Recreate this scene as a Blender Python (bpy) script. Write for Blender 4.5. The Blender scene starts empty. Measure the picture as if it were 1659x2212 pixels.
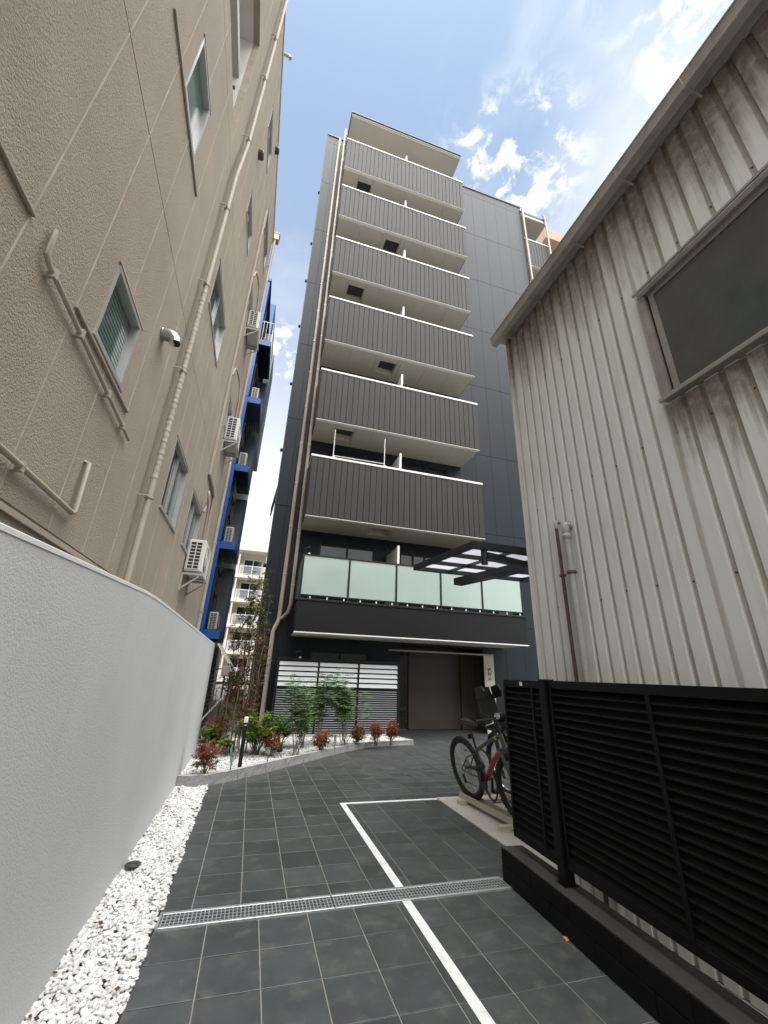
import bpy, math, random
from mathutils import Vector, Matrix
random.seed(7)
S = bpy.context.scene
COL = S.collection
# ------------------------------------------------------------------ camera
def cam_rot(pit, roll, yaw):
    return (Matrix.Rotation(yaw, 3, 'Z') @ Matrix.Rotation(math.pi/2 + pit, 3, 'X') @ Matrix.Rotation(roll, 3, 'Z'))
cd = bpy.data.cameras.new('camera'); cam = bpy.data.objects.new('camera', cd); COL.objects.link(cam)
cam.matrix_world = Matrix.Translation((0, 0, 1.432)) @ cam_rot(.3813, .03506, -.28315).to_4x4()
cd.sensor_fit = 'VERTICAL'; cd.sensor_height = 24; cd.lens = 875.08/2212*24
cd.clip_start = .05; cd.clip_end = 2000
S.camera = cam
# ------------------------------------------------------------------ sky, sun, exposure
SUN_AZ, SUN_EL = 188, 72          # degrees clockwise from +Y (the way up the drive), above the horizon
W = bpy.data.worlds.new('World'); S.world = W; W.use_nodes = True
nt = W.node_tree; nt.nodes.clear()
def N(t, **k):
    n = nt.nodes.new(t)
    for a, v in k.items():
        if a.startswith('i_'): n.inputs[int(a[2:]) if a[2:].isdigit() else a[2:]].default_value = v
        else: setattr(n, a, v)
    return n
L = lambda a, b: nt.links.new(a, b)
sky = N('ShaderNodeTexSky', sky_type='NISHITA', sun_disc=False, sun_elevation=math.radians(SUN_EL),
        sun_rotation=math.radians(SUN_AZ), air_density=1.0, dust_density=2.0, ozone_density=.1)
tc = N('ShaderNodeTexCoord'); sep = N('ShaderNodeSeparateXYZ'); L(tc.outputs['Generated'], sep.inputs[0])
zc = N('ShaderNodeMath', operation='MAXIMUM', i_1=.06); L(sep.outputs['Z'], zc.inputs[0])
dx = N('ShaderNodeMath', operation='DIVIDE'); L(sep.outputs['X'], dx.inputs[0]); L(zc.outputs[0], dx.inputs[1])
dy = N('ShaderNodeMath', operation='DIVIDE'); L(sep.outputs['Y'], dy.inputs[0]); L(zc.outputs[0], dy.inputs[1])
pl = N('ShaderNodeCombineXYZ'); L(dx.outputs[0], pl.inputs[0]); L(dy.outputs[0], pl.inputs[1])
def noise(scale, detail, rough, off, stretch=(1, 1, 1), rot=0, dist=0):
    mp = N('ShaderNodeMapping'); mp.inputs['Location'].default_value = off; mp.inputs['Scale'].default_value = stretch
    mp.inputs['Rotation'].default_value = (0, 0, rot)
    L(pl.outputs[0], mp.inputs[0])
    n = N('ShaderNodeTexNoise'); n.inputs['Scale'].default_value = scale; n.inputs['Detail'].default_value = detail
    n.inputs['Roughness'].default_value = rough; n.inputs['Distortion'].default_value = dist
    L(mp.outputs[0], n.inputs['Vector']); return n.outputs[0]
def ramp(src, a, b, lo=0., hi=1.):
    r = N('ShaderNodeMapRange', interpolation_type='SMOOTHSTEP'); L(src, r.inputs[0])
    r.inputs[1].default_value = a; r.inputs[2].default_value = b; r.inputs[3].default_value = lo; r.inputs[4].default_value = hi
    return r.outputs[0]
def mth(op, a, b):
    m = N('ShaderNodeMath', operation=op)
    for i, v in enumerate((a, b)):
        if isinstance(v, (int, float)): m.inputs[i].default_value = v
        else: L(v, m.inputs[i])
    return m.outputs[0]
spx = N('ShaderNodeSeparateXYZ'); L(pl.outputs[0], spx.inputs[0])
wav = mth('MULTIPLY', mth('SUBTRACT', noise(2.3, 5, .55, (3.1, 7.4, 0), (1, .9, 1), .5, .2), .5), .70)
bank = ramp(mth('ADD', spx.outputs[0], wav), .32, .82, 0, .86)                                # high cirrus bank to the right of the drive
streak = ramp(noise(1.9, 6, .6, (5.2, 1.3, 0), (1.2, .8, 1), .35, .3), .50, .80, 0, .35)       # thin streaks elsewhere
veil = mth('MAXIMUM', bank, streak)
dd = N('ShaderNodeVectorMath', operation='DISTANCE'); L(pl.outputs[0], dd.inputs[0]); dd.inputs[1].default_value = (.385, .44, 0)
mask = mth('MAXIMUM', ramp(noise(1.1, 2, .5, (12.3, 4.1, 0)), .56, .66), ramp(dd.outputs['Value'], .20, .05))
puff = mth('MULTIPLY', ramp(noise(15, 6, .60, (1.7, 9.2, 0), dist=.25), .47, .60), mask)      # flocks of small cumulus
haze_low = ramp(sep.outputs['Z'], .98, .15, .08, .95)                                            # whiter towards the horizon
inv = mth('MULTIPLY', mth('SUBTRACT', 1., veil), mth('SUBTRACT', 1., puff))
cover = mth('SUBTRACT', 1., mth('MULTIPLY', inv, mth('SUBTRACT', 1., haze_low)))
gray = N('ShaderNodeRGBToBW'); L(sky.outputs[0], gray.inputs[0])
gl = N('ShaderNodeMath', operation='MULTIPLY_ADD', i_1=.40, i_2=5.0); L(gray.outputs[0], gl.inputs[0])
cc = N('ShaderNodeCombineColor'); L(gl.outputs[0], cc.inputs[0]); L(gl.outputs[0], cc.inputs[1]); L(gl.outputs[0], cc.inputs[2])
tint = N('ShaderNodeVectorMath', operation='MULTIPLY'); L(sky.outputs[0], tint.inputs[0]); tint.inputs[1].default_value = (.84, 1.0, 1.02)
mx = N('ShaderNodeMix', data_type='RGBA'); L(cover, mx.inputs[0]); L(tint.outputs[0], mx.inputs[6]); L(cc.outputs[0], mx.inputs[7])
bg = N('ShaderNodeBackground', i_Strength=.040); L(mx.outputs[2], bg.inputs[0])
ow = N('ShaderNodeOutputWorld'); L(bg.outputs[0], ow.inputs[0])
sd = bpy.data.lights.new('sun', 'SUN'); sd.energy = 1.5; sd.angle = math.radians(85); sd.color = (1, .965, .915)
sun = bpy.data.objects.new('sun', sd); COL.objects.link(sun)
a, e = math.radians(SUN_AZ), math.radians(SUN_EL)
sdir = Vector((math.sin(a)*math.cos(e), math.cos(a)*math.cos(e), math.sin(e)))
sun.rotation_euler = sdir.to_track_quat('Z', 'Y').to_euler(); sun.location = sdir*60
S.view_settings.view_transform = 'Standard'; S.view_settings.look = 'None'
S.view_settings.exposure = 2.5; S.view_settings.gamma = 1
S.render.engine = 'CYCLES'
S.cycles.max_bounces = 8; S.cycles.transparent_max_bounces = 12

# ------------------------------------------------------------------ materials
def mat(name, col, rough=.6, metal=0., spec=.5, bump=None, var=None, island=0., objrand=0., coat=0., stain=None, perobj=False):
    """bump=(scale, strength, distance); var=(scale, amount) brightness mottling; stain=(scale, lo, hi, colour, amount)"""
    m = bpy.data.materials.new(name); m.use_nodes = True
    t = m.node_tree; b = t.nodes['Principled BSDF']
    b.inputs['Roughness'].default_value = rough; b.inputs['Metallic'].default_value = metal
    b.inputs['Specular IOR Level'].default_value = spec; b.inputs['Coat Weight'].default_value = coat
    b.inputs['Coat Roughness'].default_value = .08
    c = (*col, 1); b.inputs['Base Color'].default_value = c
    def nn(tp): return t.nodes.new(tp)
    geo = nn('ShaderNodeNewGeometry'); pos = geo.outputs['Position']
    if perobj:      # each piece cut from its own patch of the pattern
        oi_ = nn('ShaderNodeObjectInfo'); ad = nn('ShaderNodeVectorMath'); ad.operation = 'MULTIPLY_ADD'; t.links.new(oi_.outputs['Random'], ad.inputs[0]); ad.inputs[1].default_value = (91, 57, 33); t.links.new(pos, ad.inputs[2]); pos = ad.outputs[0]
    def nz(scale, detail=4, rough_=.6, st_=None):
        n = nn('ShaderNodeTexNoise'); n.inputs['Scale'].default_value = scale; n.inputs['Detail'].default_value = detail
        n.inputs['Roughness'].default_value = rough_
        if st_:
            mp = nn('ShaderNodeMapping'); mp.inputs['Scale'].default_value = st_; t.links.new(pos, mp.inputs[0]); t.links.new(mp.outputs[0], n.inputs['Vector'])
        else: t.links.new(pos, n.inputs['Vector'])
        return n.outputs[0]
    def val_mul(srcv, lo, hi, a0=0., a1=1.):
        r = nn('ShaderNodeMapRange'); t.links.new(srcv, r.inputs[0])
        for i, v in enumerate((a0, a1, lo, hi)): r.inputs[i+1].default_value = v
        return r.outputs[0]
    facs = []
    if var:
        facs.append(val_mul(nz(var[0]), 1-var[1], 1+var[1], .25, .75))
    if island: facs.append(val_mul(geo.outputs['Random Per Island'], 1-island, 1+island))
    if objrand:
        oi = nn('ShaderNodeObjectInfo'); facs.append(val_mul(oi.outputs['Random'], 1-objrand, 1+objrand))
    cur = None
    for f in facs:
        mm = nn('ShaderNodeVectorMath'); mm.operation = 'SCALE'
        if cur is None: mm.inputs[0].default_value = col
        else: t.links.new(cur, mm.inputs[0])
        t.links.new(f, mm.inputs['Scale']); cur = mm.outputs[0]
    for st in (stain or []):
        mxx = nn('ShaderNodeMix'); mxx.data_type = 'RGBA'
        f = val_mul(nz(st[0], 5, .65, st[5] if len(st) > 5 else None), 0, st[4], st[1], st[2])
        t.links.new(f, mxx.inputs[0])
        if cur is None: mxx.inputs[6].default_value = c
        else: t.links.new(cur, mxx.inputs[6])
        mxx.inputs[7].default_value = (*st[3], 1); cur = mxx.outputs[2]
    if cur is not None: t.links.new(cur, b.inputs['Base Color'])
    if bump:
        bp = nn('ShaderNodeBump'); bp.inputs['Strength'].default_value = bump[1]; bp.inputs['Distance'].default_value = bump[2]
        t.links.new(nz(bump[0], 3, .55), bp.inputs['Height']); t.links.new(bp.outputs[0], b.inputs['Normal'])
    m['cur'] = 0
    return m
M = {}
def mk(name, *a, **k): M[name] = mat(name, *a, **k); return M[name]
mk('ground', (.16, .155, .145), .9, var=(1.5, .2))
mk('grout', (.24, .228, .20), .9, var=(9, .2))
mk('tile', (.050, .054, .056), .40, spec=.45, perobj=True, objrand=.20, var=(5, .22), bump=(60, .12, .004),
   stain=[(7, .52, .75, (.18, .17, .15), .38), (2.6, .55, .8, (.12, .12, .112), .42), (28, .62, .80, (.13, .125, .115), .35)])
mk('tile_far', (.055, .058, .06), .5, spec=.45, island=.14, var=(5, .25), stain=[(6, .56, .8, (.16, .15, .13), .3)])
mk('line_paint', (.70, .71, .70), .7, var=(22, .1), stain=[(11, .56, .74, (.30, .30, .285), .6)])
mk('galv', (.50, .52, .53), .42, metal=.75, var=(8, .15))
mk('pit', (.015, .015, .016), .9)
mk('pebble', (.64, .64, .63), .5, island=.2)
mk('soil', (.035, .022, .020), .95, var=(30, .4), bump=(80, .6, .01))
mk('granite', (.25, .25, .25), .8, var=(90, .45), bump=(50, .7, .012))
mk('granite_top', (.44, .44, .435), .75, var=(120, .3), bump=(60, .25, .006))
mk('white_render', (.56, .57, .58), .85, bump=(120, .40, .007), var=(1.1, .05), stain=[(1.6, .58, .85, (.47, .47, .44), .4), (7, .58, .82, (.40, .40, .375), .30, (1, 1, .05))])
mk('white_cap', (.74, .75, .76), .8, bump=(75, .3, .006))
mk('tan', (.345, .300, .238), .92, spec=.2, bump=(95, 1., .013), var=(1.2, .10),
   stain=[(.55, .50, .72, (.285, .29, .232), .8), (.7, .56, .75, (.345, .275, .24), .75), (5, .62, .85, (.20, .172, .138), .4), (5, .60, .85, (.20, .172, .135), .40, (1, 1, .06))])
mk('tan_smooth', (.335, .292, .235), .8, bump=(60, .4, .008), var=(3, .12))
mk('tan_joint', (.37, .325, .26), .9, bump=(60, .5, .008), var=(6, .2))
mk('tan_pipe', (.37, .325, .262), .6, bump=(50, .35, .006), var=(4, .15))
mk('offwhite', (.60, .59, .57), .8, var=(2, .1), bump=(60, .3, .006))
mk('alum', (.52, .52, .52), .38, metal=.55, var=(3, .08))
mk('alum_dark', (.06, .06, .06), .4, metal=.3)
mk('glass_dark', (.018, .022, .024), .05, spec=.8)
mk('glass_green', (.075, .115, .105), .16, spec=.7, var=(2, .15))
mk('glass_frost_dark', (.048, .053, .052), .15, spec=.6, var=(2.5, .35))
mk('steel_hood', (.50, .49, .47), .28, metal=.9)
mk('ac_white', (.62, .61, .57), .55, var=(3, .08))
mk('ac_grey', (.36, .36, .34), .6)
mk('ac_dark', (.03, .03, .03), .8)
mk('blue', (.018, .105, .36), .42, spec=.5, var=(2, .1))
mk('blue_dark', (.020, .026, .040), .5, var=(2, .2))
mk('pale_metal', (.20, .23, .26), .35, metal=.3)
mk('beige_wall', (.62, .57, .47), .9, var=(.6, .06))
mk('beige_light', (.72, .68, .58), .85)
mk('rail_white', (.75, .76, .77), .5)
mk('charcoal', (.012, .0168, .0235), .45, spec=.24, objrand=.05, bump=(160, .15, .004), var=(1.2, .10))
mk('charcoal_joint', (.03, .033, .037), .6)
mk('board', (.028, .0275, .0265), .55, spec=.28, stain=[(4, .55, .85, (.055, .054, .052), .35, (1, 1, .08))], objrand=.07, bump=(130, .2, .004), var=(4, .08))
mk('board_back', (.015, .015, .016), .6)
mk('fascia', (.006, .0065, .0075), .45, spec=.3, var=(2, .15), bump=(60, .1, .003))
mk('soffit', (.53, .51, .45), .8, var=(2, .05))
mk('white_trim', (.78, .77, .74), .45)
mk('divider', (.62, .62, .60), .6)
mk('roof_edge', (.055, .062, .065), .5)
mk('pipe_beige', (.37, .305, .25), .42, var=(3, .12))
mk('frame_black', (.009, .0095, .011), .42, spec=.35, var=(3, .15))
mk('glass_frost', (.36, .46, .425), .20, spec=.6, coat=.6, var=(1, .06))
mk('door_brown', (.052, .043, .037), .5, var=(3, .1))
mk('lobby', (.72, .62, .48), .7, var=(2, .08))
mk('sign_panel', (.50, .475, .42), .7, var=(30, .12))
mk('sign_ink', (.012, .012, .012), .6)
mk('louver_white', (.42, .43, .445), .35, metal=.1)
mk('louver_grey', (.40, .41, .42), .35, metal=.3)
mk('louver_dark', (.014, .014, .015), .5)
mk('gutter', (.34, .325, .305), .55, var=(2, .15), stain=[(6, .5, .8, (.13, .12, .10), .6)])
mk('corr_pipe', (.30, .295, .265), .6, var=(6, .15))
mk('rust', (.085, .052, .038), .85, var=(25, .4))
mk('win_frame_old', (.26, .245, .22), .5, metal=.35, var=(8, .2))
mk('fence', (.0035, .0035, .0042), .42, spec=.16)
mk('block', (.0062, .006, .0065), .8, spec=.14, bump=(60, .35, .006), objrand=.12, var=(4, .15))
mk('block_top', (.026, .0245, .025), .85, bump=(40, .4, .006), var=(5, .2))
mk('sticker', (.8, .8, .78), .5)
mk('concrete', (.42, .40, .36), .9, var=(2.5, .18), bump=(40, .2, .005), stain=[(4, .58, .8, (.30, .25, .18), .5)])
mk('rack', (.42, .40, .31), .5, var=(4, .1))
mk('carport', (.012, .014, .018), .35)
mk('rubber', (.012, .012, .012), .75)
mk('bike_grey', (.055, .062, .068), .3, coat=.5)
mk('bike_red', (.36, .018, .030), .28, coat=.6)
mk('bike_black', (.013, .013, .014), .4)
mk('chrome', (.70, .70, .70), .2, metal=1.)
mk('lime', (.45, .55, .04), .4)
mk('bark', (.15, .085, .055), .9, var=(30, .3), bump=(60, .5, .004))
mk('bark_grey', (.14, .12, .095), .9, var=(30, .3))
mk('leaf_green', (.080, .165, .030), .45, island=.5)
mk('leaf_yellow', (.25, .32, .055), .42, island=.45)
mk('leaf_fern', (.14, .31, .09), .5, island=.45)
mk('leaf_red', (.34, .085, .055), .5, island=.5)
mk('leaf_orange', (.34, .115, .035), .5, island=.45)
mk('leaf_brown', (.115, .040, .024), .6, island=.5)
mk('leaf_far', (.11, .20, .03), .6, island=.5)
mk('lamp_white', (.82, .82, .80), .4)
mk('acrylic', (.30, .31, .30), .15, spec=.8)
mk('stake_steel', (.20, .20, .195), .35, metal=.6)
mk('pink_wall', (.50, .35, .27), .9)
mk('wire', (.02, .02, .02), .5)
mk('leaf_dry', (.45, .20, .04), .7)
for nm_ in ('leaf_green', 'leaf_yellow', 'leaf_fern', 'leaf_red', 'leaf_orange', 'leaf_brown', 'leaf_far'):   # light through leaves
    t = M[nm_].node_tree; b = t.nodes['Principled BSDF']; o = t.nodes['Material Output']
    tr = t.nodes.new('ShaderNodeBsdfTranslucent'); ms = t.nodes.new('ShaderNodeMixShader'); ms.inputs[0].default_value = .42
    if b.inputs['Base Color'].links: t.links.new(b.inputs['Base Color'].links[0].from_socket, tr.inputs[0])
    t.links.new(b.outputs[0], ms.inputs[1]); t.links.new(tr.outputs[0], ms.inputs[2]); t.links.new(ms.outputs[0], o.inputs[0])
def special(name):
    m = bpy.data.materials.new(name); m.use_nodes = True; M[name] = m; return m, m.node_tree, m.node_tree.nodes['Principled BSDF'], m.node_tree.nodes['Material Output']
# milky polycarbonate sheet: lets daylight through diffusely
m, t, b, o = special('polycarbonate'); b.inputs['Base Color'].default_value = (.62, .62, .66, 1); b.inputs['Roughness'].default_value = .3
tr = t.nodes.new('ShaderNodeBsdfTranslucent'); tr.inputs[0].default_value = (.9, .9, .94, 1)
ms = t.nodes.new('ShaderNodeMixShader'); ms.inputs[0].default_value = .68
t.links.new(b.outputs[0], ms.inputs[1]); t.links.new(tr.outputs[0], ms.inputs[2]); t.links.new(ms.outputs[0], o.inputs[0])
# clear pane
m, t, b, o = special('glass_clear')
tp = t.nodes.new('ShaderNodeBsdfTransparent'); gs = t.nodes.new('ShaderNodeBsdfGlossy'); gs.inputs['Roughness'].default_value = .02
fr = t.nodes.new('ShaderNodeFresnel'); fr.inputs[0].default_value = 1.5; ms = t.nodes.new('ShaderNodeMixShader')
tp.inputs[0].default_value = (.8, .82, .8, 1)
t.links.new(fr.outputs[0], ms.inputs[0]); t.links.new(tp.outputs[0], ms.inputs[1]); t.links.new(gs.outputs[0], ms.inputs[2]); t.links.new(ms.outputs[0], o.inputs[0])
# painted corrugated steel with mildew under the eave and below the window sill, and rusty runs
m, t, b, o = special('corrugated'); b.inputs['Roughness'].default_value = .55; b.inputs['Specular IOR Level'].default_value = .35
g = t.nodes.new('ShaderNodeNewGeometry'); sp = t.nodes.new('ShaderNodeSeparateXYZ'); t.links.new(g.outputs['Position'], sp.inputs[0])
def tn(scale, detail, st=(1, 1, 1)):
    mp = t.nodes.new('ShaderNodeMapping'); mp.inputs['Scale'].default_value = st; t.links.new(g.outputs['Position'], mp.inputs[0])
    n = t.nodes.new('ShaderNodeTexNoise'); n.inputs['Scale'].default_value = scale; n.inputs['Detail'].default_value = detail; n.inputs['Roughness'].default_value = .65
    t.links.new(mp.outputs[0], n.inputs['Vector']); return n.outputs[0]
def tm(op, x, y, z=None):
    n = t.nodes.new('ShaderNodeMath'); n.operation = op
    for i, v in enumerate((x, y, z)):
        if v is None: continue
        if isinstance(v, (int, float)): n.inputs[i].default_value = v
        else: t.links.new(v, n.inputs[i])
    return n.outputs[0]
def tr_(src, a, b_, lo=0., hi=1.):
    n = t.nodes.new('ShaderNodeMapRange'); t.links.new(src, n.inputs[0])
    for i, v in enumerate((a, b_, lo, hi)): n.inputs[i+1].default_value = v
    return n.outputs[0]
wob = tm('MULTIPLY_ADD', tn(2.0, 6, (1, 4.5, .35)), 1.9, -.95); fine = tn(14, 6)
zz = tm('ADD', sp.outputs['Z'], wob)
eave = tr_(zz, 4.45, 5.15)                                                   # mildew band under the eave, ragged lower edge
below = tm('MULTIPLY', tr_(zz, 2.75, 3.15), tm('MULTIPLY', tm('LESS_THAN', sp.outputs['Z'], 3.262), tm('LESS_THAN', sp.outputs['Y'], 1.72)))
dirt = tm('MULTIPLY', tm('MAXIMUM', eave, below), tr_(fine, .22, .55, .45, 1.))
runs = tm('MULTIPLY', tr_(tn(26, 3, (1, 1, .035)), .56, .80), .35)
c1 = t.nodes.new('ShaderNodeMix'); c1.data_type = 'RGBA'; c1.inputs[6].default_value = (.60, .612, .59, 1); c1.inputs[7].default_value = (.36, .32, .26, 1)
t.links.new(tm('ADD', runs, tm('MULTIPLY', tr_(tn(1.1, 4), .45, .75), .25)), c1.inputs[0])
gv = tm('ABSOLUTE', tm('SUBTRACT', tm('FRACT', tm('DIVIDE', tm('SUBTRACT', 3.34+12.5+.0625, sp.outputs['Y']), .125), 0.), .5), 0.)   # 0 in the middle of a groove
groove = tm('MULTIPLY', tr_(gv, .185, .10), tr_(tn(5, 4, (1, 3, .3)), .25, .7, .45, .95))
c0 = t.nodes.new('ShaderNodeMix'); c0.data_type = 'RGBA'; c0.inputs[7].default_value = (.34, .32, .275, 1)
t.links.new(groove, c0.inputs[0]); t.links.new(c1.outputs[2], c0.inputs[6]); c1 = c0
c2 = t.nodes.new('ShaderNodeMix'); c2.data_type = 'RGBA'; c2.inputs[7].default_value = (.135, .108, .076, 1)
t.links.new(tm('MULTIPLY', dirt, .84), c2.inputs[0]); t.links.new(c1.outputs[2], c2.inputs[6]); t.links.new(c2.outputs[2], b.inputs['Base Color'])
bp = t.nodes.new('ShaderNodeBump'); bp.inputs['Strength'].default_value = .25; bp.inputs['Distance'].default_value = .02
t.links.new(tn(2.2, 2), bp.inputs['Height']); t.links.new(bp.outputs[0], b.inputs['Normal'])

# ------------------------------------------------------------------ mesh helpers
WL = {}
class MB:
    def __init__(s): s.v = []; s.f = []
    def add(s, vs, fs):
        n = len(s.v); s.v += [tuple(p) for p in vs]; s.f += [tuple(i+n for i in f) for f in fs]; return s
    def box(s, x0, x1, y0, y1, z0, z1):
        return s.add([(x0,y0,z0),(x1,y0,z0),(x1,y1,z0),(x0,y1,z0),(x0,y0,z1),(x1,y0,z1),(x1,y1,z1),(x0,y1,z1)],
                     [(0,3,2,1),(4,5,6,7),(0,1,5,4),(1,2,6,5),(2,3,7,6),(3,0,4,7)])
    def cbox(s, x0, x1, y0, y1, z0, z1, c):
        """box with all edges chamfered by c"""
        xs, ys, zs = (x0, x1), (y0, y1), (z0, z1); idx = {}; vs = []
        for i in (0, 1):
            for j in (0, 1):
                for k in (0, 1):
                    P = (xs[i], ys[j], zs[k]); d = (c if i == 0 else -c, c if j == 0 else -c, c if k == 0 else -c)
                    for ax in range(3):
                        q = [P[a_] + (d[a_] if a_ != ax else 0) for a_ in range(3)]; idx[i, j, k, ax] = len(vs); vs.append(q)
        fs = []
        def quad(l): fs.append(tuple(l))
        for ax in range(3):
            for sd_ in (0, 1):
                o2 = [a_ for a_ in range(3) if a_ != ax]; l = []
                for u, w in ((0, 0), (1, 0), (1, 1), (0, 1)):
                    key = [0, 0, 0]; key[ax] = sd_; key[o2[0]] = u; key[o2[1]] = w; l.append(idx[(*key, ax)])
                if (sd_ == 0) != (ax == 1): l.reverse()
                quad(l)
        for ax in range(3):
            o2 = [a_ for a_ in range(3) if a_ != ax]
            for u in (0, 1):
                for w in (0, 1):
                    k0 = [0, 0, 0]; k0[o2[0]] = u; k0[o2[1]] = w; k1 = k0[:]; k1[ax] = 1
                    l = [idx[(*k0, o2[0])], idx[(*k1, o2[0])], idx[(*k1, o2[1])], idx[(*k0, o2[1])]]
                    if (u == w) == (ax == 1): l.reverse()
                    quad(l)
        for i in (0, 1):
            for j in (0, 1):
                for k in (0, 1):
                    l = [idx[i, j, k, 0], idx[i, j, k, 1], idx[i, j, k, 2]]
                    if (i+j+k) % 2 == 0: l.reverse()
                    quad(l)
        return s.add(vs, fs)
    def bar(s, a, b, w, h, up=(0, 0, 1)):
        a, b = Vector(a), Vector(b); d = (b-a).normalized(); u = Vector(up)
        r = d.cross(u)
        if r.length < 1e-4: r = d.cross(Vector((0, 1, 0)))
        r.normalize(); u = r.cross(d).normalized(); vs = []
        for p in (a, b):
            for i, j in ((-1, -1), (1, -1), (1, 1), (-1, 1)): vs.append(p + r*(w/2*i) + u*(h/2*j))
        return s.add(vs, [(3,2,1,0),(4,5,6,7),(0,1,5,4),(1,2,6,5),(2,3,7,6),(3,0,4,7)])
    def tube(s, pts, r, n=8, cap=True):
        pts = [Vector(p) for p in pts]; rs = r if isinstance(r, (list, tuple)) else [r]*len(pts)
        prev = None; vs = []
        for i, p in enumerate(pts):
            d = (pts[min(i+1, len(pts)-1)] - pts[max(i-1, 0)]).normalized()
            if prev is None: ref = Vector((0, 0, 1)) if abs(d.z) < .9 else Vector((1, 0, 0)); u = d.cross(ref).normalized()
            else: u = (prev - d*prev.dot(d)).normalized()
            prev = u; w = d.cross(u)
            for k in range(n):
                a_ = 2*math.pi*k/n; vs.append(p + (u*math.cos(a_) + w*math.sin(a_))*rs[i])
        fs = []
        for i in range(len(pts)-1):
            for k in range(n):
                k2 = (k+1) % n; fs.append((i*n+k, i*n+k2, (i+1)*n+k2, (i+1)*n+k))
        if cap: fs.append(tuple(range(n))[::-1]); fs.append(tuple((len(pts)-1)*n + k for k in range(n)))
        return s.add(vs, fs)
    def prism(s, poly, fn0, fn1):
        n = len(poly); vs = [fn0(p) for p in poly] + [fn1(p) for p in poly]
        fs = [tuple(range(n))[::-1], tuple(range(n, 2*n))] + [(i, (i+1) % n, n+(i+1) % n, n+i) for i in range(n)]
        return s.add(vs, fs)
    def lathe(s, prof, c, n=16, axis='Z'):
        vs = []; c = Vector(c)
        for r, h in prof:
            for k in range(n):
                a_ = 2*math.pi*k/n; u, w = r*math.cos(a_), r*math.sin(a_)
                vs.append(c + (Vector((u, w, h)) if axis == 'Z' else Vector((h, u, w)) if axis == 'X' else Vector((w, h, u))))
        fs = [(i*n+k, i*n+(k+1) % n, (i+1)*n+(k+1) % n, (i+1)*n+k) for i in range(len(prof)-1) for k in range(n)]
        fs.append(tuple(range(n))[::-1]); fs.append(tuple((len(prof)-1)*n+k for k in range(n)))
        return s.add(vs, fs)
    def xf(s, mtx):
        s.v = [tuple(mtx @ Vector(p)) for p in s.v]; return s
    def build(s, name, material, parent=None, smooth=False, kind=None, label=None):
        xs = [p[0] for p in s.v]; ys = [p[1] for p in s.v]; zs = [p[2] for p in s.v]
        o = Vector(((min(xs)+max(xs))/2, (min(ys)+max(ys))/2, min(zs)))
        me = bpy.data.meshes.new(name); me.from_pydata([(p[0]-o.x, p[1]-o.y, p[2]-o.z) for p in s.v], [], s.f)
        me.materials.append(M[material] if isinstance(material, str) else material)
        if smooth: me.polygons.foreach_set('use_smooth', [True]*len(me.polygons)); me.set_sharp_from_angle(angle=math.radians(50))
        me.update()
        ob = bpy.data.objects.new(name, me); COL.objects.link(ob)
        put(ob, o, parent)
        if kind: ob['kind'] = kind
        if label: ob['label'] = label
        return ob
def put(ob, world, parent=None):
    world = Vector(world); WL[ob.name] = world
    if parent is not None: ob.parent = parent; ob.location = world - WL[parent.name]
    else: ob.location = world
def tag(o, label, cat, group=None):
    o['label'] = label; o['category'] = cat
    if group: o['group'] = group
    return o
def thing(name, loc, label, cat, group=None):
    o = bpy.data.objects.new(name, None); COL.objects.link(o); o.empty_display_size = .1; put(o, loc)
    return tag(o, label, cat, group)
def inst(src, world, parent):
    """another piece sharing src's mesh"""
    o = src.copy(); COL.objects.link(o); put(o, world, parent); return o
def structure(o): o['kind'] = 'structure'; return o
def cut_rect(r, holes):
    """axis-aligned rectangle minus rectangles -> list of rectangles"""
    out = [r]
    for h in holes:
        nx = []
        for (a0, a1, b0, b1) in out:
            c0, c1, d0, d1 = max(a0, h[0]), min(a1, h[1]), max(b0, h[2]), min(b1, h[3])
            if c0 >= c1-1e-6 or d0 >= d1-1e-6: nx.append((a0, a1, b0, b1)); continue
            if a0 < c0-1e-6: nx.append((a0, c0, b0, b1))
            if c1 < a1-1e-6: nx.append((c1, a1, b0, b1))
            if b0 < d0-1e-6: nx.append((c0, c1, b0, d0))
            if d1 < b1-1e-6: nx.append((c0, c1, d1, b1))
        out = nx
    return out
# ================================================================== THE GROUND AND THE DRIVE
structure(MB().box(-400, 400, -400, 400, -.5, -.03).build('ground', 'ground'))
pav = structure(MB().box(-.335, 12, -.5, 13.2, -.02, -.0045).build('tile_paving', 'grout'))
TILE = {}
def tile_mb(w, d):
    c = .0022; t0 = 0.; b0 = -.012; i0 = t0-.0016
    vs = [(-w/2,-d/2,b0),(w/2,-d/2,b0),(w/2,d/2,b0),(-w/2,d/2,b0),(-w/2,-d/2,i0),(w/2,-d/2,i0),(w/2,d/2,i0),(-w/2,d/2,i0),
          (-w/2+c,-d/2+c,t0),(w/2-c,-d/2+c,t0),(w/2-c,d/2-c,t0),(-w/2+c,d/2-c,t0)]
    fs = [(0,1,5,4),(1,2,6,5),(2,3,7,6),(3,0,4,7),(4,5,9,8),(5,6,10,9),(6,7,11,10),(7,4,8,11),(8,9,10,11)]
    return vs, fs
slots = []
G = .0070
def grid(x0, px, y0, py, xa, xb, ya, yb):
    i0 = math.floor((xa-x0)/px); j0 = math.floor((ya-y0)/py)
    for i in range(i0, i0+80):
        for j in range(j0, j0+60):
            ax, bx = max(x0+i*px+G/2, xa), min(x0+(i+1)*px-G/2, xb)
            ay, by = max(y0+j*py+G/2, ya), min(y0+(j+1)*py-G/2, yb)
            if bx-ax > .012 and by-ay > .012: slots.append((ax, bx, ay, by))
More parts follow.
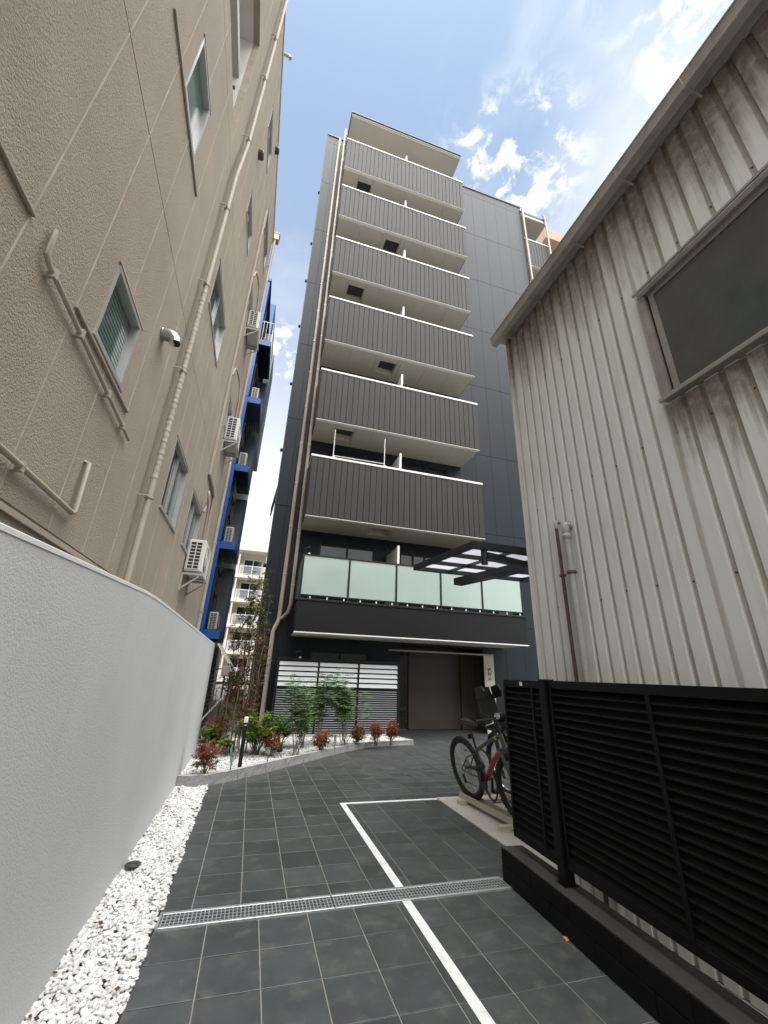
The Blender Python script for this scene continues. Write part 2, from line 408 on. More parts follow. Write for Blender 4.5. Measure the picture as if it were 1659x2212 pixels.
grid(-.044, .3, 3.03, .308, -.333, 2.2, 1.0, 3.347)
grid(-.156, .301, 3.704, .308, -.333, 2.5, 3.533, 5.60)
grid(-.156, .301, 3.704, .308, -.333, 9.5, 5.60, 12.19)
def bed_side(x, y):                        # inside the planting bed, hidden by it
    pts = [(-.375, 6.617), (.415, 7.338), (1.053, 7.99), (2.567, 9.415), (3.694, 9.664)]
    for (a0, b0), (a1, b1) in zip(pts, pts[1:]):
        if a0 <= x <= a1: return y > b0+(b1-b0)*(x-a0)/(a1-a0)+.35
    return x < -.375 and y > 7
slots = [s for s in slots if not bed_side((s[0]+s[1])/2, (s[2]+s[3])/2) and not (s[0] > 2.6 and s[2] < 5.3)
         and not (s[2] > 11.35 and not (3.6 < s[0] < 7.0))]
slots.sort(key=lambda s: (s[2]+s[3])/2 + .25*abs((s[0]+s[1])/2-1))
rnd = random.Random(3)
far = MB()
for n, (x0, x1, y0, y1) in enumerate(slots):
    w, d = round(x1-x0, 4), round(y1-y0, 4); cx_, cy_ = (x0+x1)/2, (y0+y1)/2; dz = rnd.uniform(-.0007, .0007)
    if n < 300:
        if (w, d) not in TILE:
            me = bpy.data.meshes.new('tile'); vs, fs = tile_mb(w, d); me.from_pydata(vs, [], fs); me.materials.append(M['tile']); TILE[w, d] = me
        o = bpy.data.objects.new('tile', TILE[w, d]); COL.objects.link(o); put(o, (cx_, cy_, dz), pav)
        o.rotation_euler = (rnd.uniform(-.0012, .0012), rnd.uniform(-.0012, .0012), 0)
    else:
        vs, fs = tile_mb(w, d); far.add([(p[0]+cx_, p[1]+cy_, p[2]+dz) for p in vs], fs)
far.build('distant_tiles', 'tile_far', pav, kind='stuff')
# painted bay line
m = MB(); m.box(1.197, 1.258, 1.0, 3.343, .001, .0045); m.box(1.215, 1.277, 3.537, 5.60, .001, .0045); m.box(1.215, 2.455, 5.575, 5.625, .0012, .0046)
structure(m.build('white_bay_line', 'line_paint'))
# trench drain with two gratings
ch = structure(MB().box(-.335, 2.062, 3.352, 3.528, -.019, -.004).build('drain_channel', 'pit'))
def grating(x0, x1, label):
    t = thing('drain_grate', ((x0+x1)/2, 3.44, -.003), label, 'drain grate', 'steel gratings of the trench drain')
    for y0, y1 in ((3.352, 3.374), (3.506, 3.528)): MB().cbox(x0, x1, y0, y1, -.003, .007, .002).build('side_flange', 'galv', t)
    for y in (3.402, 3.440, 3.478): MB().box(x0, x1, y-.0035, y+.0035, -.002, .0055).build('bearing_bar', 'galv', t)
    n = int((x1-x0)/.0235); src = None
    for i in range(n):
        x = x0+.008+(x1-x0-.016)*i/(n-1)
        if src is None: src = MB().box(x-.0035, x+.0035, 3.376, 3.504, -.0022, .0045).build('cross_bar', 'galv', t); base = WL[src.name].copy(); xx = x
        else: inst(src, base+Vector((x-xx, 0, 0)), t)
    return t
grating(-.318, .735, 'galvanised drain grate section with one end at the white gravel strip')
grating(.741, 2.058, 'galvanised drain grate section crossed by the white line, ending at the black fence base')
fr = MB().box(-.333, -.320, 3.345, 3.535, -.003, .008)
for y0, y1 in ((3.346, 3.3505), (3.5295, 3.534)): fr.box(-.3198, 2.06, y0, y1, -.003, .0055)
structure(fr.build('drain_frame', 'galv', ch))

# ================================================================== WHITE GRAVEL
ico_v = []; ph = (1+5**.5)/2
for a_, b_ in ((1, ph), (-1, ph), (1, -ph), (-1, -ph)): ico_v += [(0, a_, b_), (a_, b_, 0), (b_, 0, a_)]
ico_v = [Vector(v).normalized() for v in ico_v]
def hull_faces(vs):
    fs = []
    for i in range(12):
        for j in range(i+1, 12):
            for k in range(j+1, 12):
                if (vs[i]-vs[j]).length < 1.2 and (vs[j]-vs[k]).length < 1.2 and (vs[i]-vs[k]).length < 1.2:
                    nrm = (vs[j]-vs[i]).cross(vs[k]-vs[i]); fs.append((i, j, k) if nrm.dot(vs[i]) > 0 else (i, k, j))
    return fs
ico_f = hull_faces(ico_v)
def pebbles(name, inside, box, zfun, step, size, seed, parent=None):
    r = random.Random(seed); m = MB(); x0, x1, y0, y1 = box
    V, F = [], []
    for lay in range(2):
        y = y0
        while y < y1:
            x = x0
            while x < x1:
                px, py = x+r.uniform(-.5, .5)*step, y+r.uniform(-.5, .5)*step
                if inside(px, py) and r.random() > (.15 if lay == 0 else .42):
                    a_ = r.uniform(0, 6.28); s1, s2, s3 = size*r.uniform(.65, 1.25), size*r.uniform(.45, .8), size*r.uniform(.35, .6)
                    tl, tb = r.uniform(-.5, .5), r.uniform(-.5, .5); ca, sa = math.cos(a_), math.sin(a_)
                    pz = zfun(px, py) + lay*size*.55 + r.uniform(-.003, .003); n = len(V)
                    for v in ico_v:
                        k = 1+r.uniform(-.13, .13); ax, ay, az = v.x*s1*k, v.y*s2*k, v.z*s3*k + tl*v.x*s1*.5 + tb*v.y*s2*.5
                        V.append((px+ax*ca-ay*sa, py+ax*sa+ay*ca, pz+az))
                    F += [(a+n, b+n, c+n) for a, b, c in ico_f]
                x += step
            y += step*.9
    m.v, m.f = V, F
    return m.build(name, 'pebble', parent, smooth=True, kind='stuff')
structure(MB().box(-.76, -.337, .2, 6.64, -.029, -.012).build('soil_strip', 'soil'))
g1 = pebbles('white_gravel', lambda x, y: -.735 < x < -.338+.012*math.sin(y*9)+.008*math.sin(y*37), (-.74, -.33, 1.6, 6.63), lambda x, y: -.002+.010*math.sin(x*21+y*9), .021, .0185, 11)
tag(g1, 'white pebbles in the strip between the rendered wall and dark tiles', 'gravel')
r = random.Random(5); lf = MB()
for i in range(80):
    y = 2.2+4.3*r.random(); x = -.72+.39*(r.random()**.5 if i % 3 else r.random()*.2); a_ = r.uniform(0, 6.28); s = r.uniform(.012, .024); zz_ = .022
    c_, n_ = math.cos(a_), math.sin(a_); t_ = r.uniform(-.008, .008)
    lf.add([(x-c_*s, y-n_*s, zz_), (x+n_*s*.4, y-c_*s*.4, zz_+t_), (x+c_*s, y+n_*s, zz_+.003), (x-n_*s*.4, y+c_*s*.4, zz_-t_)], [(0, 1, 2, 3)])
tag(lf.build('fallen_leaves', 'leaf_brown', kind='stuff'), 'dry dark red leaves fallen on the white gravel strip', 'leaves')
cap = thing('round_cover', (-.66, 4.24, .02), 'dark round plastic drain cap lying in the white gravel', 'drain cap')
MB().lathe([(.052, 0), (.055, .004), (.055, .014), (.050, .018), (.0, .0185)], (-.66, 4.24, .018), 20).build('lid', 'alum_dark', cap, smooth=True)
MB().box(-.69, -.63, 4.236, 4.244, .0362, .040).build('grip', 'alum_dark', cap)
# planting bed
KP = [(-.375, 6.617), (.02, 6.945), (.415, 7.338), (.74, 7.67), (1.053, 7.99), (1.55, 8.50), (2.05, 8.98), (2.567, 9.40), (3.10, 9.56), (3.694, 9.664)]
def kerb_h(x): return .125 if x < .5 else .125-.035*min(1, (x-.5)/2.2)
kerb = thing('granite_kerb', (1.2, 8.2, 0), 'low rough granite kerb curving round the planting bed', 'kerb')
def stone(p, q, h0, h1, inner=.085):
    p, q = Vector((*p, 0)), Vector((*q, 0)); d = (q-p).normalized(); nrm = Vector((-d.y, d.x, 0)); p = p+d*.003; q = q-d*.003
    rr = random.Random(int(p.x*1000)+7); n = 8; m = MB(); vs = []
    for i in range(n+1):
        c = p+(q-p)*(i/n); h = h0+(h1-h0)*i/n; j = lambda a: rr.uniform(-a, a)
        vs += [c+nrm*j(.006)+Vector((0, 0, -.01)), c+nrm*(.004+j(.007))+Vector((0, 0, h*.5)), c+nrm*(.006+j(.004))+Vector((0, 0, h+j(.003))),
               c+nrm*(inner+j(.004))+Vector((0, 0, h+j(.003))), c+nrm*inner+Vector((0, 0, -.01))]
    fs = [(i*5+k, (i+1)*5+k, (i+1)*5+k+1, i*5+k+1) for i in range(n) for k in range(4)] + [(0, 1, 2, 3, 4), tuple(n*5+k for k in (4, 3, 2, 1, 0))]
    m.add(vs, fs); st = m.build('kerb_stone', 'granite', kerb)
    tp = MB(); vs2 = []
    for i in range(n+1): vs2 += [vs[i*5+2]+Vector((0, 0, .0035))+nrm*.004, vs[i*5+3]+Vector((0, 0, .0035))]
    tp.add(vs2, [(i*2, (i+1)*2, (i+1)*2+1, i*2+1) for i in range(n)]); tp.build('sawn_top', 'granite_top', st)
stone((-.729, 6.612), KP[0], .125, .125)
for p, q in zip(KP, KP[1:]): stone(p, q, kerb_h(p[0]), kerb_h(q[0]))
stone(KP[-1], (3.50, 10.36), .09, .09)
bedp = [(-.729, 6.66)] + KP + [(3.50, 10.40), (-1.2, 10.40), (-1.2, 8.73), (-.729, 8.73)]
def inside_poly(poly):
    def f(x, y):
        c = False; j = len(poly)-1
        for i in range(len(poly)):
            (xi, yi), (xj, yj) = poly[i], poly[j]
            if (yi > y) != (yj > y) and x < (xj-xi)*(y-yi)/(yj-yi)+xi: c = not c
            j = i
        return c
    return f
mb = MB(); mb.prism([(p[0]+(.045 if 0 < i < 11 and p[1] < 9.5 else 0)*-.6, p[1]+(.05 if 0 < i < 11 else 0)) for i, p in enumerate(bedp)], lambda p: (p[0], p[1], -.02), lambda p: (p[0], p[1], .052))
structure(mb.build('planting_bed', 'soil'))
ins = inside_poly([(p[0]-.05*(0 < i < 11), p[1]+.075*(0 < i < 11)) for i, p in enumerate(bedp)])
g2 = pebbles('white_gravel', ins, (-1.2, 3.7, 6.6, 10.38), lambda x, y: .060+.014*math.sin(x*3.1+y*2.3), .027, .0225, 23)
tag(g2, 'bright white pebbles covering the planting bed behind the granite kerb', 'gravel')

# ================================================================== WHITE RENDERED WALL
ww = thing('white_wall', (-.80, 4, 0), 'tall white rendered garden wall beside the gravel strip', 'wall')
tops = [(-.6, 1.76), (.6, 1.772), (1.335, 1.793), (1.875, 1.826), (2.6, 1.868), (3.0, 1.892), (3.3, 1.901), (3.8, 1.902), (5.5, 1.890), (8.72, 1.868)]
m = MB(); vs = []
for y, h in tops: vs += [(-.73, y, -.02), (-.73, y, h-.02), (-.88, y, h-.02), (-.88, y, -.02)]
n = len(tops); m.add(vs, [(i*4+k, (i+1)*4+k, (i+1)*4+(k+1) % 4, i*4+(k+1) % 4) for i in range(n-1) for k in range(4)] + [(0, 1, 2, 3), tuple((n-1)*4+k for k in (3, 2, 1, 0))])
m.build('wall_face', 'white_render', ww)
m = MB(); vs = []
for y, h in tops: vs += [(-.727, y, h-.0195), (-.727, y, h-.003), (-.731, y, h), (-.883, y, h), (-.883, y, h-.0195)]
m.add(vs, [(i*5+k, (i+1)*5+k, (i+1)*5+(k+1) % 5, i*5+(k+1) % 5) for i in range(n-1) for k in range(5)] + [(0, 1, 2, 3, 4), tuple((n-1)*5+k for k in (4, 3, 2, 1, 0))])
m.build('coping', 'white_cap', ww)

# ================================================================== BLACK LOUVRE FENCE ON ITS BLOCK BASE
FA = math.atan(.05); FM = Matrix.Translation((2.063, 3.48, 0)) @ Matrix.Rotation(-FA, 4, 'Z') @ Matrix(((0, 1, 0, 0), (-1, 0, 0, 0), (0, 0, 1, 0), (0, 0, 0, 1)))
# local u runs from the far end toward the street, v from the drive into the plot, z up
def fx(m): return m.xf(FM)
bw = thing('block_wall', FM @ Vector((1.4, .09, 0)), 'low black painted block wall carrying the louvre fence', 'wall')
for crs in range(2):
    u = 0.
    first = .40 if crs else .20
    while u < 3.0:
        w = first if u == 0 else .40
        fx(MB().cbox(u+.0015, u+w-.0015, .001*crs, .19-.001*crs, .002+crs*.1035, .1025+crs*.1035, .003)).build('block', 'block', bw); u += w
fx(MB().box(0.004, 3.0, .006, .184, .2062, .211)).build('mortar_top', 'block_top', bw)
def louvre_panel(name, u0, u1, zb, zt, label, stiles, vc=.12):
    t = thing(name, FM @ Vector(((u0+u1)/2, vc, .211)), label, 'fence', None)
    fx(MB().cbox(u0, u1, vc-.02, vc+.02, zt-.055, zt, .002)).build('top_rail', 'fence', t)
    fx(MB().cbox(u0, u1, vc-.02, vc+.02, zb, zb+.05, .002)).build('bottom_rail', 'fence', t)
    for (s0, s1) in ((u0, u0+.028), (u1-.028, u1)): fx(MB().cbox(s0, s1, vc-.021, vc+.021, zb+.0505, zt-.0555, .002)).build('stile', 'fence', t)
    for s in stiles: fx(MB().cbox(s-.014, s+.014, vc-.026, vc-.0185, zb+.0505, zt-.0555, .002)).build('stile', 'fence', t)
    n = round((zt-zb-.11)/.0490); p = (zt-zb-.106)/n
    for i in range(n):
        z0 = zb+.053+p*i
        sec = [(-.0175, z0), (-.0175, z0+.009), (-.010, z0+.012), (.017, z0+p*.99), (.017, z0+p*.99-.006), (-.011, z0)]
        mm = MB().prism(sec, lambda q: (u0+.0285, vc+q[0], q[1]), lambda q: (u1-.0285, vc+q[0], q[1])); fx(mm).build('slat', 'fence', t)
    return t
gp = louvre_panel('louvre_fence', .035, .600, .285, 1.425, 'narrow black louvre panel with a white sticker beside the bicycles', [.47])
fx(MB().box(.305, .345, .0975, .0985, 1.382, 1.412)).build('sticker', 'sticker', gp, label='small white sticker with grey print')
fx(MB().box(.310, .340, .0968, .0974, 1.402, 1.408)).build('sticker_print', 'ac_grey', gp)
for uu in (.43, .50):
    fx(MB().lathe([(.005, 0), (.005, .002), (0, .0022)], (0, 0, 0), 8).xf(Matrix.Translation((uu, .0995, 1.400)) @ Matrix.Rotation(math.pi/2, 4, 'X'))).build('screw', 'alum_dark', gp)
po = thing('fence_post', FM @ Vector((.645, .12, .211)), 'black square fence post between the two louvre panels', 'post')
fx(MB().cbox(.610, .680, .078, .156, .2115, 1.428, .003)).build('shaft', 'fence', po)
fx(MB().cbox(.606, .684, .074, .160, 1.4282, 1.438, .002)).build('cap', 'fence', po)
fx(MB().box(.595, .695, .066, .168, .2112, .2145)).build('base_plate', 'fence', po)
louvre_panel('louvre_fence', .690, 2.95, .305, 1.430, 'long black louvre panel along the grey metal building', [1.575, 2.45])
tag(MB().add([(2.0, 2.70, .004), (2.035, 2.705, .006), (2.045, 2.735, .012), (2.012, 2.745, .005)], [(0, 1, 2, 3)]).add([(2.0, 2.70, .0035), (2.035, 2.705, .0055), (2.045, 2.735, .0115), (2.012, 2.745, .0045)], [(3, 2, 1, 0)]).build('dry_leaf', 'leaf_dry'), 'single orange dry leaf on the tiles by the block wall', 'leaf')

# ================================================================== CONCRETE APRON, BICYCLE RACK
structure(MB().cbox(2.457, 5.2, 3.50, 5.632, -.02, .012, .004).build('concrete_apron', 'concrete'))
rk = thing('bicycle_rack', (3.2, 4.6, .012), 'low cream steel bicycle rack on the concrete apron behind the louvre panel', 'bicycle rack')
for x in (2.735, 3.30):
    A, B = Vector((x, 5.44, .062)), Vector((x+.13, 3.55, .062)); d = (B-A).normalized(); sd_ = Vector((-d.y, d.x, 0))
    ra = MB().bar(A, B, .10, .008).build('wheel_rail', 'rack', rk)
    for s in (-1, 1):
        o = sd_*(.053*s); MB().bar(A+o+Vector((0, 0, .020)), B+o+Vector((0, 0, .020)), .007, .062).build('rail_side', 'rack', ra)
for y in (5.30, 4.40):
    cb = MB().cbox(2.60, 3.75, y-.03, y+.03, .018, .057, .003).build('cross_foot', 'rack', rk)
    for x in (2.59, 3.45): MB().cbox(x, x+.13, y-.055, y+.055, .0125, .0178, .001).build('foot_plate', 'rack', cb)
# ================================================================== TAN STUCCO BUILDING
TX = -1.30
tb = thing('tan_building', (-4, 4, 0), 'tan stucco building with pipes and small sliding windows behind the white wall', 'building')
wins = [  # y0, y1, z0, z1, glass, split
    (2.52, 3.14, 3.44, 4.10, 'glass_green', 0), (4.99, 6.00, 3.17, 4.14, 'glass_green', 1), (6.62, 7.80, 3.18, 4.12, 'glass_green', 1),
    (2.44, 3.05, 6.26, 7.19, 'glass_green', 0), (4.82, 6.20, 6.25, 7.12, 'glass_green', 1), (8.20, 8.95, 6.35, 7.12, 'glass_dark', 1),
    (5.70, 6.63, 9.60, 10.22, 'glass_dark', 1), (7.93, 8.80, 9.62, 10.32, 'glass_dark', 1), (5.78, 6.74, 12.60, 13.40, 'glass_dark', 1), (8.00, 9.40, 12.48, 13.25, 'glass_dark', 1)]
log = (1.30, 3.93, 8.60, 11.10)
MB().box(-9, TX-.9, -3, 9.99, 0, 14.9).build('core', 'tan_smooth', tb)
YJ = [-3]+[1.714+.555*k for k in range(-8, 15)]+[10.0]
ZJ = [0, 2.175, 5.18, 8.23, 11.28, 14.33, 14.95]
for i in range(len(YJ)-1):
    for j in range(len(ZJ)-1):
        gy = .007; r_ = (YJ[i]+(gy if i else 0), YJ[i+1]-gy, ZJ[j]+.006, ZJ[j+1]-.006)
        for (a0, a1, b0, b1) in cut_rect(r_, [w[:4] for w in wins]+[log]):
            MB().box(TX-.10, TX, a0, a1, b0, b1).build('wall_panel', 'tan', tb)
holes_ = [(w[0]-.002, w[1]+.002, w[2]-.002, w[3]+.002) for w in wins]+[(1.298, 3.932, 8.598, 11.102)]
m = MB()
for (a0, a1, b0, b1) in cut_rect((-3, 9.995, 0, 14.94), holes_): m.box(TX-.85, TX-.012, a0, a1, b0, b1)
m.build('backing_wall', 'tan_joint', tb)
for y_ in YJ[1:-1]:       # raised sealant beads in the upright joints
    for a_, b_ in zip(ZJ, ZJ[1:]):
        for (a0, a1, b0, b1) in cut_rect((y_-.0068, y_+.0068, a_+.007, b_-.007), holes_):
            MB().cbox(TX-.0118, TX+.0035, a0, a1, b0, b1, .002).build('sealant_bead', 'tan_joint', tb)
MB().cbox(-9, TX+.02, -3, 10.02, 14.951, 15.05, .008).build('parapet_coping', 'tan_smooth', tb)
# loggia
m = MB(); a0, a1, b0, b1 = log; x1 = TX-.85
m.box(x1, TX-.102, a1-.002, a1+.03, b0, b1); m.box(x1, TX-.102, a0-.03, a0+.002, b0, b1); m.box(x1, TX-.102, a0, a1, b0-.03, b0+.002); m.box(x1, TX-.102, a0, a1, b1-.002, b1+.03)
lg = m.build('loggia', 'offwhite', tb)
MB().box(x1, TX-.15, 2.2, 3.925, 9.95, 10.10).build('soffit_beam', 'ac_grey', lg)
MB().cbox(x1+.1, TX-.12, 3.80, 3.84, 9.42, 9.46, .004).build('bracket', 'alum_dark', lg)
for (y0, y1, z0, z1, gl_, sp_) in wins:
    w = MB()
    f = .035; xo = TX-.03
    w.box(xo-.06, TX+.006, y0, y1, z1-f, z1); w.box(xo-.06, TX+.018, y0-.01, y1+.01, z0, z0+f); w.box(xo-.06, TX+.004, y0, y0+f, z0+f, z1-f); w.box(xo-.06, TX+.004, y1-f, y1, z0+f, z1-f)
    wo = w.build('window', 'alum', tb)
    ym = (y0+y1)/2
    if sp_:
        MB().box(xo-.05, xo-.005, ym-.018, ym+.018, z0+f, z1-f).build('meeting_stile', 'alum', wo)
        MB().box(xo-.045, xo-.035, y0+f, ym-.018, z0+f, z1-f).build('pane', 'glass_dark', wo)
        MB().box(xo-.035, xo-.025, ym+.018, y1-f, z0+f, z1-f).build('pane', gl_, wo)
    else:
        MB().box(xo-.040, xo-.030, y0+f, y1-f, z0+f, z1-f).build('pane', gl_, wo)
        if z0 < 4:
            for k in range(15):
                zz_ = z0+f+.02+k*.038; MB().box(xo-.0295, xo-.0270, y0+f+.01, y1-f-.01, zz_, zz_+.010).build('blind_slat', 'glass_green', wo)
        MB().box(xo-.05, xo-.002, y0+f, y0+f+.03, z0+f, z1-f).build('sash_stile', 'alum', wo)
    MB().box(TX-.02, TX+.012, y0-.02, y1+.02, z1+.002, z1+.022).build('head_flashing', 'tan_smooth', wo)
for (y0, y1, zz_) in ((2.25, 3.36, 3.405), (.6, 1.72, 3.41), (1.94, 3.36, 6.235)):
    MB().cbox(TX+.001, TX+.022, y0, y1, zz_-.014, zz_+.004, .003).build('drip_strip', 'tan_smooth', tb)
MB().cbox(TX+.001, TX+.02, 1.4, 3.6, 2.12, 2.155, .004).build('plinth_strip', 'tan_smooth', tb)
# downpipe with brackets
px = TX+.085
m = MB().tube([(px, 4.24, 1.0), (px, 4.24, 8.2), (px, 4.40, 9.3), (px, 4.40, 14.9)], .030, 12)
dp = m.build('downpipe', 'tan_pipe', tb, smooth=True)
rw_ = random.Random(8)
for k in range(40):      # spiral-wrapped lower length
    z_ = 3.2+k*.070+rw_.uniform(-.01, .01); q_ = rw_.uniform(.0435, .047); MB().lathe([(.0302, 0), (q_-.0118, .008), (q_-.0118, .018+rw_.uniform(0, .02)), (.0302, .045)], (px, 4.24, z_), 10).build('pipe_wrap', 'tan_pipe', dp, smooth=True)
for z_, y_ in ((2.98, 4.24), (4.55, 4.24), (5.92, 4.24), (7.4, 4.24), (9.35, 4.40), (11.2, 4.40), (12.65, 4.40)):
    m = MB().lathe([(.035, 0), (.041, .003), (.041, .022), (.035, .025)], (px, y_, z_), 12); m.box(TX, px, y_-.075, y_-.065, z_+.004, z_+.02); m.box(px-.01, px+.01, y_-.07, y_-.04, z_+.004, z_+.02)
    m.build('pipe_bracket', 'tan_pipe', dp)
MB().tube([(TX+.025, 1.851, 3.50), (TX+.03, 1.860, 3.335), (TX+.03, 1.90, 3.315), (TX+.03, 3.50, 3.218)], .014, 10).build('conduit', 'tan_pipe', tb, smooth=True)
MB().tube([(TX+.035, .4, 2.38), (TX+.035, 2.96, 2.348), (TX+.035, 2.995, 2.37), (TX+.03, 2.98, 2.72), (TX-.01, 2.98, 2.73)], .017, 10).build('conduit', 'tan_pipe', tb, smooth=True)
for y_, z_ in ((1.95, 3.312), (2.35, 3.288), (2.9, 3.254), (3.3, 3.23), (1.6, 2.366), (2.3, 2.357)):
    MB().box(TX, TX+.05, y_-.012, y_+.012, z_-.03, z_+.03).build('conduit_clip', 'tan_pipe', tb)
for y_, z_ in ((5.55, 11.15), (7.14, 14.35)): MB().lathe([(.09, 0), (.09, .08), (.07, .10), (0, .101)], (TX, y_, z_), 12, 'X').build('vent_cap', 'alum_dark', tb)
hood = thing('vent_hood', (TX, 3.60, 4.48), 'stainless steel vent hood on the tan wall beside the small frosted window', 'vent')
MB().lathe([(.078, 0), (.078, .012), (.066, .014)], (TX+.001, 3.60, 4.49), 18, 'X').build('flange', 'steel_hood', hood, smooth=True)
MB().tube([(TX+.012, 3.60, 4.49), (TX+.06, 3.60, 4.488), (TX+.10, 3.60, 4.468), (TX+.125, 3.60, 4.435), (TX+.132, 3.60, 4.405)], [.066, .066, .064, .060, .056], 18).build('cowl', 'steel_hood', hood, smooth=True)
MB().lathe([(.047, 0), (.047, .002)], (TX+.132, 3.60, 4.4025), 16).build('opening', 'ac_dark', hood)
MB().tube([(TX+.06, .95, 0), (TX+.06, .95, 15)], .05, 10).build('downpipe', 'offwhite', tb, smooth=True)
MB().tube([(TX, 5.56, 15.2), (TX+.14, 5.56, 15.2), (TX+.17, 5.56, 15.12)], .04, 8).build('spout', 'pipe_beige', tb, smooth=True)
# gable end downpipe with rainwater head
ep = thing('end_downpipe', (-1.25, 10.09, 0), 'beige downpipe with a square rainwater head on the corner of the tan building', 'downpipe')
MB().tube([(-1.27, 10.09, 0), (-1.27, 10.09, 6), (-1.25, 10.09, 14.3), (-1.24, 10.09, 14.9)], .048, 12).build('pipe', 'pipe_beige', ep, smooth=True)
m = MB(); m.cbox(-1.34, -1.12, 10.03, 10.24, 14.92, 15.20, .01); m.cbox(-1.36, -1.10, 10.02, 10.26, 15.2005, 15.24, .004); m.build('rainwater_head', 'pipe_beige', ep)
for z_ in (2.6, 4.2, 5.7, 7.7, 10.2, 13.6): MB().lathe([(.05, 0), (.055, .003), (.055, .027), (.05, .03)], (-1.262, 10.09, z_), 12).build('clip', 'pipe_beige', ep)

def air_con(x0, y0, z0, label, group, depth=.27, ln=.78, h=.56, brackets=True, rows=8):
    """cabinet along +Y, coil guard on the end that faces -Y, fan on the +X face"""
    t = thing('air_conditioner', (x0+depth/2, y0+ln/2, z0), label, 'air conditioner', group)
    x1, y1, z1 = x0+depth, y0+ln, z0+h
    MB().cbox(x0, x1, y0+.012, y1, z0+.02, z1, .012).build('cabinet', 'ac_white', t)
    gx0, gx1, gz0, gz1 = x0+.035, x1-.055, z0+.06, z1-.045
    MB().box(gx0, gx1, y0+.007, y0+.0115, gz0, gz1).build('coil', 'ac_dark', t)
    m = MB()
    for i in range(rows+1): zz_ = gz0+(gz1-gz0)*i/rows; m.box(gx0-.006, gx1+.006, y0-.001, y0+.0065, zz_-.006, zz_+.006)
    for i in range(3): xx = gx0+(gx1-gx0)*i/2; m.box(xx-.007, xx+.007, y0-.003, y0+.0065, gz0, gz1)
    m.build('coil_guard', 'ac_white', t)
    m = MB(); c = (x1+.001, y0+.30, z0+h*.52)
    m.lathe([(.215, 0), (.215, .006)], c, 24, 'X'); m.build('fan_opening', 'ac_dark', t)
    m = MB()
    for rr in (.06, .11, .16, .21):
        pts = [(x1+.012, c[1]+rr*math.cos(a_*math.pi/10), c[2]+rr*math.sin(a_*math.pi/10)) for a_ in range(21)]; m.tube(pts, .004, 4, False)
    for k in range(8): a_ = k*math.pi/4; m.bar((x1+.012, c[1], c[2]), (x1+.012, c[1]+.21*math.cos(a_), c[2]+.21*math.sin(a_)), .006, .006)
    m.build('fan_guard', 'ac_white', t)
    for y in (y0+.12, y1-.14): MB().box(x0+.01, x1-.01, y, y+.05, z0, z0+.019).build('foot', 'ac_grey', t)
    if brackets:
        for y in (y0+.02, y1-.06):
            m = MB(); m.bar((TX, y+.02, z0-.022), (x1+.03, y+.02, z0-.022), .035, .035); m.bar((TX+.01, y+.02, z0-.27), (x1-.02, y+.02, z0-.055), .022, .022); m.box(TX, TX+.02, y, y+.04, z0-.30, z0-.042)
            m.build('bracket', 'ac_grey', t)
        MB().box(x1+.012, x1+.03, y0+.0585, y1-.0605, z0-.038, z0-.006).build('bracket_rail', 'ac_grey', t)
    return t
gA = 'air conditioners on brackets on the tan wall'
air_con(-1.285, 7.15, 2.88, 'air conditioner on wall brackets just above the white wall', gA)
air_con(-1.295, 8.42, 6.14, 'air conditioner bracketed to the tan wall in the middle row of windows', gA, h=.60)
air_con(-1.285, 8.30, 9.30, 'highest air conditioner bracketed to the tan wall', gA)
rp = thing('refrigerant_pipes', (TX+.03, 7.62, 4.0), 'cream insulated refrigerant pipes climbing the tan wall past the air conditioners', 'pipes')
MB().cbox(TX+.002, TX+.05, 7.58, 7.65, 4.85, 12.6, .008).build('trunking', 'pipe_beige', rp)
MB().tube([(TX+.03, 7.615, 4.86), (TX+.03, 8.3, 4.84), (TX+.03, 8.62, 4.80), (TX+.03, 8.62, 3.2)], .03, 8).build('pipe', 'pipe_beige', rp, smooth=True)
def loop(pts, n=6):
    out = []
    for i in range(len(pts)-1):
        p0, p1, p2, p3 = [Vector(pts[max(0, min(len(pts)-1, i+k))]) for k in (-1, 0, 1, 2)]
        for s in range(n):
            u = s/n; out.append(.5*((2*p1)+(p2-p0)*u+(2*p0-5*p1+4*p2-p3)*u*u+(3*p1-p0-3*p2+p3)*u**3))
    return out+[Vector(pts[-1])]
for zc_, yc in ((7.35, 8.5), (10.3, 8.4), (4.2, 7.5)):
    MB().tube(loop([(TX+.05, 7.62, zc_-.1), (TX+.08, 7.72, zc_+.15), (TX+.15, yc-.35, zc_+.12), (TX+.18, yc-.2, zc_-.25), (TX+.14, yc+.1, zc_-.95)]), .022, 8).build('pipe', 'pipe_beige', rp, smooth=True)

# ================================================================== BLUE BUILDING
bb = thing('blue_building', (-3, 18, 0), 'blue metal-clad building with small balconies next to the tan one', 'building')
BX, BY = -1.57, 14.0
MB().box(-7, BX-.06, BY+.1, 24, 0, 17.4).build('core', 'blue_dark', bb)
zb = [2.28, 5.15, 8.07, 11.03, 13.93]
